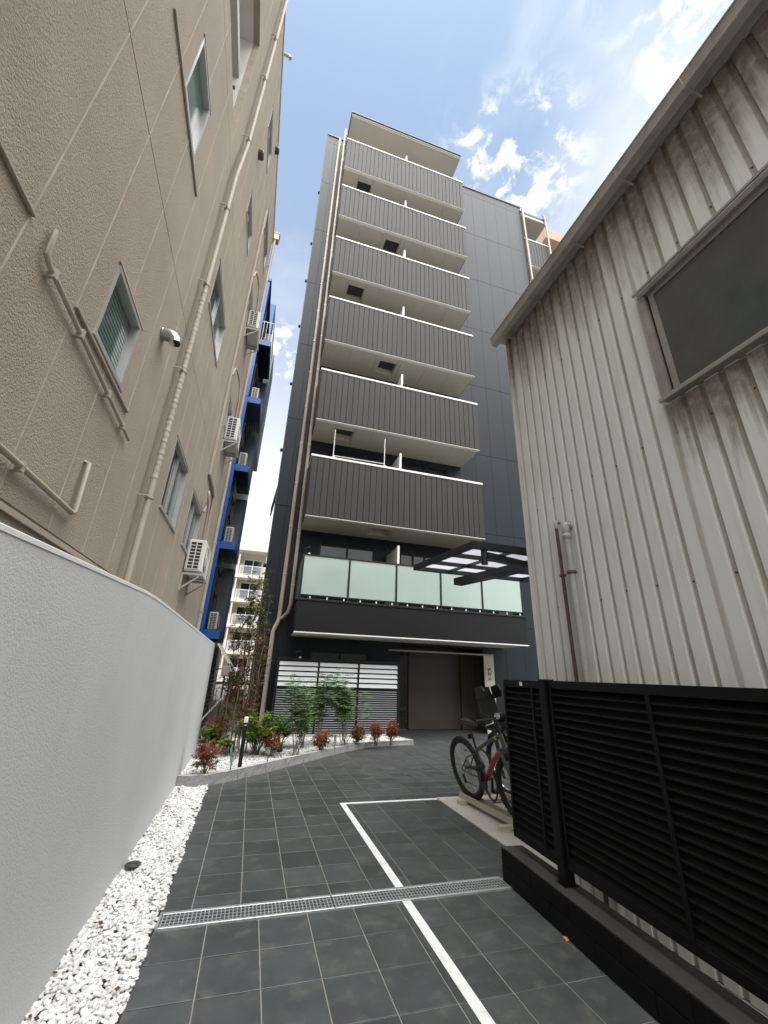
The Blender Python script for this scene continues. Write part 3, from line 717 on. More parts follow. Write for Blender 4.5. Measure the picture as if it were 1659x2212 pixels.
# corner pilaster in stacked cladding sheets
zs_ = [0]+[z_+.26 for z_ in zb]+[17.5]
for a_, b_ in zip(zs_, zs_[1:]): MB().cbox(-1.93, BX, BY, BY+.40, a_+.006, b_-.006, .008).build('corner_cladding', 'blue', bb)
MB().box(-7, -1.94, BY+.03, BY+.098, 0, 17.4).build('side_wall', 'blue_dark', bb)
MB().cbox(-7, BX+.04, BY-.03, 24, 17.51, 17.7, .01).build('parapet', 'blue', bb)
for n_, z_ in enumerate(zb):
    b_ = MB().cbox(BX+.003, -1.09, BY, BY+.05, z_, z_+.26, .004).build('balcony', 'blue', bb)
    MB().cbox(-1.14, -1.09, BY+.0505, 16.2, z_, z_+.26, .004).build('balcony_edge', 'blue', b_)
    MB().box(BX+.003, -1.1405, BY+.0505, 16.2, z_+.02, z_+.20).build('balcony_deck', 'pale_metal' if n_ % 2 else 'blue_dark', b_)
    for k in range(6): MB().box(BX+.06+k*.07, BX+.075+k*.07, BY+.06, 16.15, z_+.005, z_+.0195).build('deck_rib', 'blue_dark', b_)
    m = MB(); zt = z_+1.25
    for y in [BY+.04+.27*k for k in range(9)]: m.box(-1.12, -1.10, y, y+.014, z_+.261, zt)
    for x in (-1.50, -1.37, -1.24): m.box(x, x+.014, BY+.02, BY+.034, z_+.261, zt)
    m.box(-1.13, -1.09, BY+.02, 16.2, zt+.0005, zt+.03); m.box(BX+.003, -1.1305, BY+.02, BY+.05, zt+.0005, zt+.03)
    if n_ == 4: m.build('railing', 'rail_white', b_)
    else: MB().box(-1.15, -1.09, 15.95, 16.2, z_+.261, z_+2.6).build('far_post', 'blue', b_)
    w = MB(); w.box(BX-.05, BX+.02, BY+.55, BY+.61, z_+.3, z_+2.35); w.box(BX-.05, BX+.02, BY+.611, 16.0, z_+2.29, z_+2.35); w.box(BX-.05, BX+.02, BY+1.2, BY+1.26, z_+.3, z_+2.289); w.box(BX-.05, BX+.02, BY+.611, 16.0, z_+1.5, z_+1.54)
    wo = w.build('window', 'alum_dark', bb)
    MB().box(BX-.04, BX-.02, BY+.612, BY+1.199, z_+.3, z_+1.499).build('pane', 'glass_dark', wo); MB().box(BX-.04, BX-.02, BY+1.261, 16, z_+.3, z_+1.499).build('pane', 'glass_dark', wo)
    MB().box(BX-.04, BX-.02, BY+.612, 16, z_+1.541, z_+2.289).build('pane', 'glass_dark', wo)
    MB().box(BX-.002, -1.16, 16.21, 16.24, z_+.26, z_+2.7).build('wind_screen', 'pale_metal', b_)
for z_, nm in zip(zb[:4], ('lowest', 'second', 'third', 'fourth')):
    air_con(-1.50, BY+.12, z_+.262, 'air conditioner on the ' + nm + ' balcony from the ground of the blue building', 'air conditioners on the blue balconies', brackets=False, rows=9)
m = MB(); m.cbox(-7, -1.50, 18.0, 24, 16.0, 20.5, .02); m.build('roof_tower', 'blue', bb)
MB().cbox(-1.499, -1.15, 18.0, 20, 11.0, 17.0, .02).build('tower_bay', 'pale_metal', bb)

# ================================================================== FAR BEIGE FLATS, PINK TOWER, HEDGE
ap = thing('beige_flats', (-4, 50, 0), 'beige block of flats with white balcony railings at the end of the alley', 'building')
MB().box(-16, 8, 49.4, 60, 0, 14.2).build('wall', 'beige_wall', ap)
MB().cbox(-16.3, 8.3, 47.8, 60, 14.2, 14.75, .05).build('roof', 'beige_light', ap)
for k in range(5):
    z_ = .55+2.72*k
    sl = MB().cbox(-16, 8, 48.0, 49.39, z_-.35, z_, .02).build('balcony', 'beige_light', ap)
    for x0_ in [-14.9+3.0*i for i in range(7)]:
        m = MB(); xa, xb = x0_+.05, x0_+2.75
        m.box(xa, xb, 48.05, 48.10, z_+1.0, z_+1.06); m.box(xa, xb, 48.06, 48.09, z_+.08, z_+.12); m.box(xa, xa+.06, 48.05, 48.1, z_, z_+.999); m.box(xb-.06, xb, 48.05, 48.1, z_, z_+.999); m.box((xa+xb)/2-.03, (xa+xb)/2+.03, 48.05, 48.1, z_, z_+.999)
        for q in range(24): m.box(xa+.09+q*.108, xa+.115+q*.108, 48.065, 48.085, z_+.121, z_+.999)
        m.build('railing', 'rail_white', sl)
        w = MB(); w.box(xa+.3, xb-.35, 49.33, 49.398, z_+2.0, z_+2.08); w.box(xa+.3, xa+.36, 49.33, 49.398, z_+.1, z_+1.999); w.box(xb-.41, xb-.35, 49.33, 49.398, z_+.1, z_+1.999); w.box((xa+xb)/2-.05, (xa+xb)/2+.02, 49.33, 49.398, z_+.1, z_+1.999)
        wo = w.build('window', 'rail_white', ap); MB().box(xa+.361, xb-.411, 49.36, 49.39, z_+.1, z_+1.999).build('pane', 'glass_dark', wo)
    for x0_ in [-15.0+3.0*i for i in range(8)]: MB().box(x0_-.12, x0_+.02, 48.1, 49.38, z_+.001, z_+2.365).build('party_wall', 'beige_light', sl)
tag(MB().cbox(-1.15, -.72, 48.02, 48.05, 1.35, 1.66, .004).build('towel', M['leaf_red']), 'pink towel hanging on a balcony railing of the beige flats', 'towel')
pk = thing('pink_tower', (24, 24, 0), 'salmon pink tower rising behind the charcoal apartment building', 'building')
MB().box(18.3, 32, 18.6, 30, 0, 35.2).build('wall', 'pink_wall', pk)
for k in range(5):
    z_ = 35.2-.6-2.9*k; s_ = MB().cbox(17.9, 32, 17.6, 18.59, z_, z_+1.2, .02).build('balcony_parapet', 'pink_wall', pk)
    MB().box(18.4, 32, 18.50, 18.5955, z_-1.6, z_-.01).build('window', 'glass_dark', pk)
def leaf_quad(m, p, d, up, l, w, bend=.15):
    d = d.normalized(); s = d.cross(up)
    if s.length < 1e-3: s = d.cross(Vector((1, 0, 0)))
    s.normalize(); n = s.cross(d)
    a = p; b = p+d*l*.45+s*w*.5+n*l*.06; c = p+d*l-n*l*bend; e = p+d*l*.45-s*w*.5+n*l*.06; k = p+d*l*.5-n*l*.02
    m.add([a, b, c, e, k], [(0, 1, 4), (1, 2, 4), (2, 3, 4), (3, 0, 4)])
def rdir(r, zmin=-1, zmax=1):
    z_ = r.uniform(zmin, zmax); a_ = r.uniform(0, 6.283); q = math.sqrt(max(0, 1-z_*z_)); return Vector((q*math.cos(a_), q*math.sin(a_), z_))
r = random.Random(31); hd = thing('hedge_bush', (-.6, 22, 0), 'bright green bush in a brown planter at the end of the alley', 'bush'); m = MB()
for i in range(900):
    p = Vector((-.6, 22, .95))+Vector((r.gauss(0, .28), r.gauss(0, .25), r.gauss(0, .16))); leaf_quad(m, p, rdir(r, -.3), rdir(r), .10, .06)
m.build('foliage', 'leaf_far', hd); MB().tube([(-.6, 22, .4), (-.58, 22, .9)], .03, 6).build('stem', 'bark', hd)
MB().cbox(-1.0, -.15, 21.7, 22.3, 0, .55, .02).build('planter', 'bark', hd)
# mesh fence, awning and box in the alley
mf = thing('mesh_fence', (-.85, 11.0, 0), 'black wire mesh fence behind the end of the white wall', 'fence')
for x in (-1.28, -.46): MB().tube([(x, 11, 0), (x, 11, 1.32)], .018, 8).build('post', 'wire', mf)
m = MB()
for k in range(17): m.tube([(-1.27+k*.05, 11, .04), (-1.27+k*.05, 11, 1.29)], .0028, 4, False)
for k in range(15): m.tube([(-1.28, 11.003, .06+k*.087), (-.46, 11.003, .06+k*.087)], .0035, 4, False)
m.build('mesh', 'wire', mf)
MB().bar((-1.0, 11.25, .25), (-.45, 11.6, .95), .05, .02).build('brace', 'ac_grey', mf)
aw = thing('awning', (-.95, 12.2, 0), 'small slanting beige awning over a doorway beneath the blue building', 'awning')
MB().prism([(-.92, 2.06), (-.50, 1.50), (-.53, 1.47), (-.95, 2.03)], lambda q: (q[0], 12.0, q[1]), lambda q: (q[0], 13.6, q[1])).build('cover', 'beige_light', aw)
MB().bar((-1.0, 12.02, 1.40), (-.56, 12.02, 1.46), .03, .03).build('strut', 'wire', aw); MB().box(-1.08, -1.02, 11.98, 13.6, 0, 2.05).build('post_panel', 'wire', aw)
mbx = thing('meter_box', (-.64, 12, 0), 'small brown box on a dark post under the awning', 'box')
MB().cbox(-.74, -.54, 11.93, 11.999, 1.27, 1.50, .01).build('case', 'pipe_beige', mbx); MB().box(-.66, -.62, 11.95, 11.985, 0, 1.2695).build('post', 'wire', mbx)
# ================================================================== CHARCOAL APARTMENT BUILDING
FY = 11.25            # main wall face
ab = thing('apartment_building', (5, 15, 0), 'tall charcoal apartment building with seven tiers of balconies', 'building')
LX0, LX1 = 3.90, 6.99       # entrance recess
# body, left open around the entrance lobby
bd = MB()
bd.box(.02, 10.04, FY+.09, 26, 2.301, 24.1)
bd.box(.02, LX0-.001, FY+.09, 26, 0, 2.30); bd.box(LX1+.001, 10.04, FY+.09, 26, 0, 2.30); bd.box(LX0, LX1, 15.0, 26, 0, 2.30)
bd.build('body', 'charcoal_joint', ab)
XJ = [0., .33]+[9.17-.645*k for k in range(13, -1, -1)]+[9.815, 10.06]
ZJm = [0, 2.90, 5.88, 8.87, 11.92, 14.86, 17.80, 20.81, 23.70, 24.20]
SB = [5.21, 8.20, 11.16, 14.19, 17.15, 20.09]            # soffit heights of the balconies
FT = [2.28]+SB                                            # all slabs
wl = []
for k, z_ in enumerate([.0]+[3.05]+[s+.22 for s in SB]):
    top = [1.96, 4.97, 8.0, 10.95, 13.95, 16.9, 19.85, 22.8][k]; bot = z_+(.9 if k == 0 else .12)
    wl.append((1.38, 3.03, bot, top))
    if k: wl.append((3.82, 5.46, bot, top))
door_hole = (LX0, 6.46, 0, 2.30)
for i in range(len(XJ)-1):
    for j in range(len(ZJm)-1):
        r_ = (XJ[i]+.0022, XJ[i+1]-.0022, ZJm[j]+.006, ZJm[j+1]-.006)
        for (a0, a1, b0, b1) in cut_rect(r_, wl+[door_hole]):
            if a1-a0 > .004 and b1-b0 > .004: MB().cbox(a0, a1, FY, FY+.085, b0, b1, .0015).build('wall_panel', 'charcoal', ab)
MB().cbox(-.03, 10.09, FY-.03, 26, 24.201, 24.32, .01).build('parapet_cap', 'roof_edge', ab)
MB().cbox(-.016, .012, FY-.012, FY+.03, .0, 24.2, .004).build('corner_trim', 'roof_edge', ab)
def win_y(x0, x1, z0, z1, n, parent, y=FY):
    f = .045; m = MB()
    m.box(x0, x1, y+.012, y+.083, z1-f, z1); m.box(x0, x1, y-.01, y+.083, z0, z0+f); m.box(x0, x0+f, y+.012, y+.083, z0+f, z1-f); m.box(x1-f, x1, y+.012, y+.083, z0+f, z1-f)
    wo = m.build('window', 'frame_black', parent)
    for k in range(n):
        xa, xb = x0+f+(x1-x0-2*f)*k/n, x0+f+(x1-x0-2*f)*(k+1)/n
        if k: MB().box(xa-.03, xa+.03, y+.028, y+.075, z0+f, z1-f).build('sash_stile', 'frame_black', wo)
        MB().box(xa+(.031 if k else .001), xb-(.031 if k < n-1 else .001), y+.05, y+.06, z0+f, z1-f).build('pane', 'glass_dark', wo)
for k, (a, b, c, d) in enumerate(wl): win_y(a, b, c, d, 4 if (k == 2) else 2, ab)
# ---- balconies
def balcony(x0, x1, y0, y1, zs, zt, parent, div=None, hatch=None, n=31, name='balcony'):
    b = MB().box(x0+.015, x1-.015, y0+.03, y0+.12, zs+.02, zt-.03).build(name, 'board_back', parent)                 # parapet core
    sl = MB()
    if hatch: sl_r = cut_rect((x0+.02, x1-.02, y0+.125, y1), [hatch])
    else: sl_r = [(x0+.02, x1-.02, y0+.125, y1)]
    cuts = []
    for rr in sl_r:                                                                                                  # soffit boards
        edges = [rr[0]]+[x0+.02+(x1-x0-.04)*q/6 for q in range(1, 6) if rr[0]+.05 < x0+.02+(x1-x0-.04)*q/6 < rr[1]-.05]+[rr[1]]
        for u, v in zip(edges, edges[1:]): MB().box(u+.004, v-.004, rr[2], rr[3]-.002, zs+.004, zs+.10).build('soffit_board', 'soffit', b)
    MB().box(x0+.02, x1-.02, y0+.125, y1-.002, zs+.1005 if not hatch else zs+.24, zs+.28).build('slab', 'soffit', b)
    if hatch:
        m = MB(); h = hatch
        m.box(h[0], h[1], h[2], h[2]+.02, zs+.02, zs+.239); m.box(h[0], h[1], h[3]-.02, h[3], zs+.02, zs+.239); m.box(h[0], h[0]+.02, h[2]+.02, h[3]-.02, zs+.02, zs+.239); m.box(h[1]-.02, h[1], h[2]+.02, h[3]-.02, zs+.02, zs+.239)
        m.build('escape_hatch', 'soffit', b); MB().box(h[0]+.021, h[1]-.021, h[2]+.021, h[3]-.021, zs+.20, zs+.22).build('hatch_lid', 'roof_edge', b)
    MB().cbox(x0, x1, y0+.005, y0+.124, zs, zs+.018, .003).build('drip_trim', 'white_trim', b)
    MB().cbox(x0-.015, x1+.015, y0-.015, y0+.135, zt-.028, zt+.035, .005).build('top_rail', 'white_trim', b)
    w = (x1-x0-.02)/n; src = None; rb = random.Random(int(zs*10)); x = x0+.01
    for i in range(n):                                                                                               # vertical cladding boards
        g_ = .014
        if src is None: src = MB().cbox(x+g_/2, x+w-g_/2, y0, y0+.029, zs+.03, zt-.035, .003).build('cladding_board', 'board', b); base = WL[src.name].copy()
        else: inst(src, base+Vector((i*w, rb.uniform(-.0015, .0015), 0)), b)
    for xs, nm in ((x0, -1), (x1, 1)):                                                                               # returned ends
        xa, xb = (x0, x0+.014) if nm < 0 else (x1-.014, x1)
        q = 5; ww_ = (y1-y0-.06)/q
        for i in range(q): MB().box(xa, xb, y0+.04+i*ww_+.004, y0+.04+(i+1)*ww_-.004, zs+.03, zt-.035).build('end_board', 'board', b)
        MB().box(min(xa, xb)+.002, max(xa, xb)-.002, y0+.136, y1-.002, zt-.026, zt+.03).build('end_rail', 'white_trim', b)
        MB().box(xa+.0145 if nm < 0 else xa-.05, xb+.05 if nm < 0 else xb-.0145, y0+.14, y1-.003, zs+.285, zt-.04).build('end_core', 'board_back', b)
    if div:
        MB().cbox(div-.02, div+.02, y0+.05+.09, y1-.01, zs+.30, zt+.62, .004).build('divider_screen', 'divider', b)
        MB().box(div-.03, div+.03, y0+.1355, y0+.1395, zs+.30, zt+.64).build('divider_post', 'white_trim', b)
    return b
tops_ = [7.0, 9.98, 12.99, 15.93, 18.88, 21.94]
for k in range(6):
    hx = (1.40, 2.01) if k % 2 else (2.68, 3.29)
    bl = balcony(.78, 6.04, 10.0, FY, SB[k], tops_[k], ab, div=3.41, hatch=(hx[0], hx[1], 10.34, 10.92))
    if k == 0:      # laundry pole holders on this rail
        for x in (1.37, 2.87):
            m = MB().tube([(x, 10.02, 7.036), (x, 10.02, 7.95)], .012, 8); m.box(x-.03, x+.05, 9.99, 10.05, 7.0355, 7.06); m.build('pole_holder', 'white_trim', bl)
        MB().tube([(1.37, 10.02, 7.10), (2.87, 10.02, 7.12)], .010, 8).build('laundry_pole', 'white_trim', bl)
rf = MB().box(.86, 5.98, 10.0, FY-.002, 23.66, 23.70).build('roof_slab', 'soffit', ab)
MB().cbox(.845, 5.995, 9.985, FY-.002, 23.701, 23.86, .008).build('roof_fascia', 'frame_black', rf); MB().cbox(.82, 6.02, 9.96, FY-.002, 23.861, 23.95, .008).build('roof_flashing', 'roof_edge', rf)
MB().box(.97, 5.88, FY-.06, FY-.004, 22.2, 23.65).build('upper_wall', 'soffit', rf)
# ---- right-hand wing with its own balconies
rw = MB().box(10.061, 14, 12.6, 26, 0, 24.0).build('wing', 'charcoal_joint', ab)
for k in (3, 4, 5): balcony(10.07, 11.55, FY+.02, 12.6, SB[k], tops_[k], ab, n=9, name='wing_balcony')
MB().cbox(10.065, 11.62, FY, 12.6, 23.66, 23.85, .01).build('wing_roof', 'soffit', ab)
MB().cbox(10.04, 11.64, FY-.02, 12.6, 23.851, 24.0, .01).build('wing_roof_edge', 'frame_black', ab)
def downpipe(pts, r_, label, clips, loc):
    t = thing('downpipe', loc, label, 'downpipe'); MB().tube(pts, r_, 14).build('pipe', 'pipe_beige', t, smooth=True)
    for c in clips: MB().lathe([(r_+.001, 0), (r_+.007, .003), (r_+.007, .030), (r_+.001, .033)], c, 14).build('clip', 'alum', t, smooth=True)
    return t
downpipe([(10.12, 11.16, 17), (10.12, 11.16, 24.2)], .05, 'pale downpipe on the outer corner of the charcoal main wall', [(10.12, 11.16, z_) for z_ in (19, 20.5, 22, 23.4)], (10.12, 11.16, 17))
downpipe([(11.48, 11.17, 17), (11.48, 11.17, 24.05), (11.42, 11.2, 24.2)], .045, 'pale downpipe at the end of the wing balconies', [(11.48, 11.17, z_) for z_ in (19, 20.7, 21.9, 23.4)], (11.48, 11.17, 17))
downpipe([(.545, 11.14, 23.98), (.54, 11.14, 12), (.505, 11.14, 2.72), (.49, 11.13, 2.62), (.42, 11.08, 2.45), (.39, 11.06, 2.35), (.385, 11.06, 0)], .055,
         'thick beige downpipe at the left edge of the facade, reaching the planting bed', [(.545-.0018*(24-z_), 11.14, z_) for z_ in [22.9-1.36*k for k in range(15)]]+[(.385, 11.06, 1.3)], (.385, 11.06, 0))
downpipe([(.735, 10.86, 24.3), (.735, 10.86, 3.05), (.70, 10.90, 2.85), (.60, 11.05, 2.72), (.53, 11.13, 2.69)], .046,
         'beige downpipe beside the balcony ends joining the thick downpipe above the canopy', [(.735, 10.86, z_) for z_ in [23.4-1.42*k for k in range(15)]], (.735, 10.86, 3))
for z_ in [6.0+2.98*k for k in range(6)]: MB().tube([(.733, 10.86, z_), (.80, 10.95, z_+.02)], .03, 8).build('drain_spigot', 'frame_black', ab)
# ---- canopy with frosted glass terrace
cn = MB().cbox(.83, 7.17, 10.0, 10.10, 2.305, 3.03, .006).build('canopy', 'fascia', ab)
MB().cbox(.79, 7.21, 9.975, 10.125, 3.0305, 3.085, .005).build('fascia_cap', 'frame_black', cn)
MB().cbox(.82, 7.18, 9.99, 10.11, 2.278, 2.3045, .003).build('drip_trim', 'white_trim', cn)
for (a, b) in zip([.84+.9*k for k in range(8)], [.84+.9*k for k in range(1, 8)]+[7.16]):
    if b > a: MB().box(a+.003, b-.003, 10.111, FY-.002, 2.281, 2.36).build('soffit_board', 'soffit', cn)
MB().box(.84, 7.16, 10.111, FY-.002, 2.3605, 3.0).build('slab', 'fascia', cn)
for x in (.832, 7.152): MB().box(x, x+.0075, 10.101, FY-.002, 2.30, 3.03).build('end_fascia', 'fascia', cn)
for x in (4.62, 6.07, 3.0): MB().lathe([(.05, 0), (.055, .004), (.03, .006)], (x, 11.0, 2.2745), 16).build('downlight', 'lamp_white', cn)
gl = thing('glass_balustrade', (4, 10.02, 3.085), 'frosted glass balustrade in dark frames on top of the entrance canopy', 'balustrade')
px_ = [.865, 2.05, 3.32, 4.585, 5.83, 7.10]
MB().cbox(.84, 7.125, 10.0, 10.045, 4.15, 4.185, .003).build('top_rail', 'frame_black', gl); MB().cbox(.84, 7.125, 10.0, 10.045, 3.150, 3.182, .003).build('bottom_rail', 'frame_black', gl)
for x in px_: MB().cbox(x-.024, x+.024, 9.999, 10.046, 3.0855, 4.1495, .002).build('post', 'frame_black', gl)
for a, b in zip(px_, px_[1:]): MB().cbox(a+.0245, b-.0245, 10.018, 10.028, 3.1825, 4.1495, .001).build('glass_pane', 'glass_frost', gl)
for x in (.865, 7.10):
    MB().cbox(x-.02, x+.02, 10.0465, FY-.01, 4.15, 4.185, .003).build('top_rail', 'frame_black', gl); MB().cbox(x-.02, x+.02, 10.0465, FY-.01, 3.15, 3.182, .003).build('bottom_rail', 'frame_black', gl)
    MB().box(x-.005, x+.005, 10.047, FY-.02, 3.1825, 4.1495).build('glass_pane', 'glass_frost', gl)
for x in [1.1+.42*k for k in range(15)]: MB().box(x, x+.03, 10.012, 10.034, 3.0855, 3.1495).build('spacer', 'rail_white', gl)
MB().cbox(3.39, 3.43, 10.2, FY-.01, 3.10, 4.72, .004).build('divider_screen', 'divider', ab); MB().box(3.38, 3.44, 10.16, 10.199, 3.10, 4.74).build('divider_post', 'white_trim', ab)
def camera_unit(x, y, z, lab):
    t = thing('security_camera', (x, y, z), lab, 'camera')
    MB().tube([(x, y, z), (x, y, z+.09), (x+.03, y, z+.12)], .012, 8).build('arm', 'frame_black', t)
    MB().tube([(x-.02, y-.0, z+.115), (x+.10, y-.05, z+.165)], .028, 12).build('housing', 'frame_black', t, smooth=True)
    MB().lathe([(.03, 0), (.028, .02), (.012, .034), (0, .036)], (x+.09, y, z+.0), 12).build('dome', 'lamp_white', t, smooth=True)
camera_unit(.90, 10.02, 4.187, 'small black camera on the corner of the glass balustrade')
# ---- entrance
en = thing('entrance', (5.4, 12.2, 0), 'recessed entrance with a dark sliding panel between glass side lights', 'entrance')
MB().box(LX0, 6.97, FY+.004, 12.14, 2.22, 2.299).build('recess_ceiling', 'fascia', en)
MB().box(3.54, 6.79, FY-.035, FY-.002, 2.045, 2.085).build('header_trim', 'pipe_beige', en)
MB().box(LX0-.09, LX0-.001, FY+.09, 12.3, 0, 2.29).build('recess_side', 'fascia', en)
MB().box(LX0, LX1, 12.141, 12.26, 2.10, 2.299).build('header_beam', 'frame_black', en)
MB().cbox(4.49, 6.13, 12.15, 12.20, .01, 2.095, .003).build('sliding_panel', 'door_brown', en)
for x in (4.455, 6.135, 6.93, 4.10): MB().cbox(x, x+.032, 12.14, 12.21, 0, 2.095, .002).build('door_frame', 'frame_black', en)
MB().box(4.14, 4.45, 12.165, 12.175, .02, 2.09).build('side_light', 'glass_clear', en); MB().box(6.17, 6.925, 12.165, 12.175, .02, 2.09).build('side_light', 'glass_clear', en)
MB().box(6.17, 6.925, 12.155, 12.19, .0, .019).build('threshold', 'alum_dark', en)
MB().cbox(4.2, 4.3, 12.05, 12.13, 1.97, 2.07, .008).build('sensor', 'frame_black', en)
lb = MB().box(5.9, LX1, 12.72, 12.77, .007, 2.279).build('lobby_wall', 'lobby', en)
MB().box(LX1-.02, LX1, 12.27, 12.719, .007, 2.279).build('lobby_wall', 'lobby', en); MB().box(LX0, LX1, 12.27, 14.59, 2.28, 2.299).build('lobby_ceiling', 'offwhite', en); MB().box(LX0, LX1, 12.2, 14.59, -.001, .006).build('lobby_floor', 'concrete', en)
sg = thing('sign_pillar', (6.62, FY, 0), 'beige pillar with a small black emblem and lettering beside the entrance', 'sign')
MB().cbox(6.462, 6.785, FY-.03, FY+.088, 0, 2.044, .004).build('pillar', 'sign_panel', sg)
m = MB(); c_ = Vector((6.625, FY-.033, 1.60))
def stroke(pts, w):
    for p, q in zip(pts, pts[1:]): m.bar((c_.x+p[0], c_.y, c_.z+p[1]), (c_.x+q[0], c_.y, c_.z+q[1]), .003, w, up=(0, 0, 1))
stroke([(-.045, -.10), (-.03, -.02), (.0, .06), (.03, .10)], .016); stroke([(-.05, .02), (-.02, .08), (.03, .10), (.055, .05), (.05, -.03), (.02, -.08)], .014); stroke([(-.02, -.02), (.02, -.10), (.045, -.05)], .014); stroke([(-.055, .06), (-.03, .09)], .012)
m.build('emblem', 'sign_ink', sg)
m = MB()
for k in range(3): m.box(6.600+k*.022, 6.616+k*.022, FY-.034, FY-.0305, 1.425, 1.447)
for k in range(8): m.box(6.563+k*.0165, 6.575+k*.0165, FY-.034, FY-.0305, 1.380, 1.402)
m.build('lettering', 'sign_ink', sg)
# small things on the left edge of the facade
op = thing('open_window', (-.05, 13, 6.4), 'open top-hung window frame sticking out of the side of the charcoal building', 'window')
m = MB(); A, B, C, D = (.0, 13, 7.24), (-.10, 13, 6.42), (-.10, 13.7, 6.42), (.0, 13.7, 7.24)
for p, q in ((A, B), (B, C), (C, D), (D, A)): m.bar(p, q, .04, .04)
m.build('sash', 'frame_black', op); MB().add([A, B, C, D], [(0, 1, 2, 3)]).build('pane', 'glass_clear', op)
for k, z_ in enumerate((21.6, 18.2, 16.0, 13.6, 10.9, 8.2, 4.3)):
    MB().lathe([(.06, 0), (.06, .05), (.045, .09), (0, .095)], (-.09, 12.2, z_), 10, 'X').build('vent_cap', 'frame_black', ab)
# ================================================================== LOUVRE SCREEN
ls = thing('louvre_screen', (2.1, 10.6, 0), 'louvred equipment screen with white upper blades behind the shrubs', 'screen')
sx0, sx1, sy = .61, 3.63, 10.60
MB().cbox(sx0-.03, sx1+.02, sy-.02, sy+.05, 1.69, 1.735, .004).build('top_rail', 'frame_black', ls)
for x in (sx0, 1.575, 2.58, sx1): MB().cbox(x-.03, x+.015, sy-.01, sy+.04, .10, 1.6895, .003).build('post', 'frame_black', ls)
MB().box(sx0+.02, sx1-.035, sy+.002, sy+.035, 1.075, 1.105).build('mid_rail', 'frame_black', ls)
MB().box(sx0, sx1, sy+.22, sy+.24, .1, 1.68).build('backing', 'louver_dark', ls)
for a, b in ((sx0+.0155, 1.5445), (1.5905, 2.5495), (2.5955, sx1-.0305)):
    for k in range(5):
        z_ = 1.112+k*.114; MB().prism([(-.004, z_), (.005, z_), (.040, z_+.084), (.031, z_+.084)], lambda q: (a, sy+q[0], q[1]), lambda q: (b, sy+q[0], q[1])).build('blade', 'louver_white', ls)
    for k in range(19):
        z_ = .135+k*.0495; MB().prism([(-.002, z_), (.004, z_-.006), (.03, z_+.006), (.024, z_+.012)], lambda q: (a, sy+q[0], q[1]), lambda q: (b, sy+q[0], q[1])).build('slat', 'louver_grey', ls)
for k in range(20):
    z_ = .14+k*.078; MB().prism([(-.004, z_), (.004, z_), (.03, z_+.06), (.022, z_+.06)], lambda q: (sx0-.029-.0+q[0]-.01, sy+.045, q[1]), lambda q: (sx0-.029+q[0]-.01, sy+.6, q[1])).build('side_blade', 'louver_dark', ls)
MB().cbox(sx0-.04, 3.52, sy-.14, sy+.3, 0, .098, .006).build('footing', 'granite_top', ls)
camera_unit(1.0, 10.62, 1.737, 'small black camera with a white dome on top of the louvred screen')
# ================================================================== GREY CORRUGATED STEEL BUILDING
CX = 2.55
cb_ = thing('metal_shed', (4.5, 1, 0), 'cream grey corrugated steel building behind the black louvre fence', 'building')
Y0c, Y1c, ZT = -2.2, 3.40, 5.44
wy1, wz0, wz1 = 1.69, 3.27, 4.29; wy0 = -1.2
m = MB(); m.box(CX+.30, 9, Y0c, Y1c-.02, 0, ZT)
for (a0, a1, b0, b1) in cut_rect((Y0c, Y1c-.02, 0, ZT), [(wy0, wy1, wz0, wz1)]): m.box(CX+.030, CX+.299, a0, a1, b0, b1)
m.build('core', 'corr_pipe', cb_)
P_ = .125; prof = []
y = Y1c-.06
ys_ = []
while y > Y0c: ys_.append(y); y -= P_
def sheet(ya, yb, z0, z1):
    """ribbed sheet between ya<yb: flat pans with raised narrow ribs"""
    pts = [(yb, 0.)]
    for yr in ys_:
        if ya+.03 < yr < yb-.03: pts += [(yr+.021, 0.), (yr+.014, .016), (yr-.014, .016), (yr-.021, 0.)]
    pts.append((ya, 0.)); m = MB(); nz_ = 6; vs = []
    for k in range(nz_+1):
        for (yy, dx_) in pts: vs.append((CX+dx_, yy, z0+(z1-z0)*k/nz_))
    n = len(pts); m.add(vs, [(k*n+i, (k+1)*n+i, (k+1)*n+i+1, k*n+i+1) for k in range(nz_) for i in range(n-1)])
    vs2 = [(p[0]+.006, p[1], p[2]) for p in vs]; m.add(vs2, [(k*n+i+1, (k+1)*n+i+1, (k+1)*n+i, k*n+i) for k in range(nz_) for i in range(n-1)])
    return m.build('ribbed_sheet', 'corrugated', cb_)
sheet(Y0c, wy1, .0, wz0); sheet(wy1+.0002, Y1c-.05, 0., ZT); sheet(Y0c, wy1, wz1, ZT)
rr_ = random.Random(4); src = None
for k, yr in enumerate(ys_):
    for z_ in (.9, 2.05, 3.05, 4.45):
        if k % 2 == int(z_) % 2 and (yr > wy1+.1 or not (wz0-.1 < z_ < wz1+.1)):
            w_ = Vector((CX+.0155, yr, z_+rr_.uniform(-.02, .02)))
            if src is None: src = MB().lathe([(.0065, 0), (.0065, -.004), (.0, -.006)], w_, 8, 'X').build('screw', 'rust', cb_)
            else: inst(src, w_+Vector((-.003, 0, -.0065)), cb_)
m = MB(); m.cbox(CX-.02, CX+.011, Y1c-.052, Y1c+.012, 2.72, ZT, .004); m.cbox(CX-.022, CX+.013, Y1c-.056, Y1c+.016, 0, 2.719, .004); m.build('corner_flashing', 'corrugated', cb_)
MB().cbox(CX+.012, 9, Y1c-.018, Y1c+.010, 0, ZT, .002).build('gable_wall', 'corrugated', cb_)
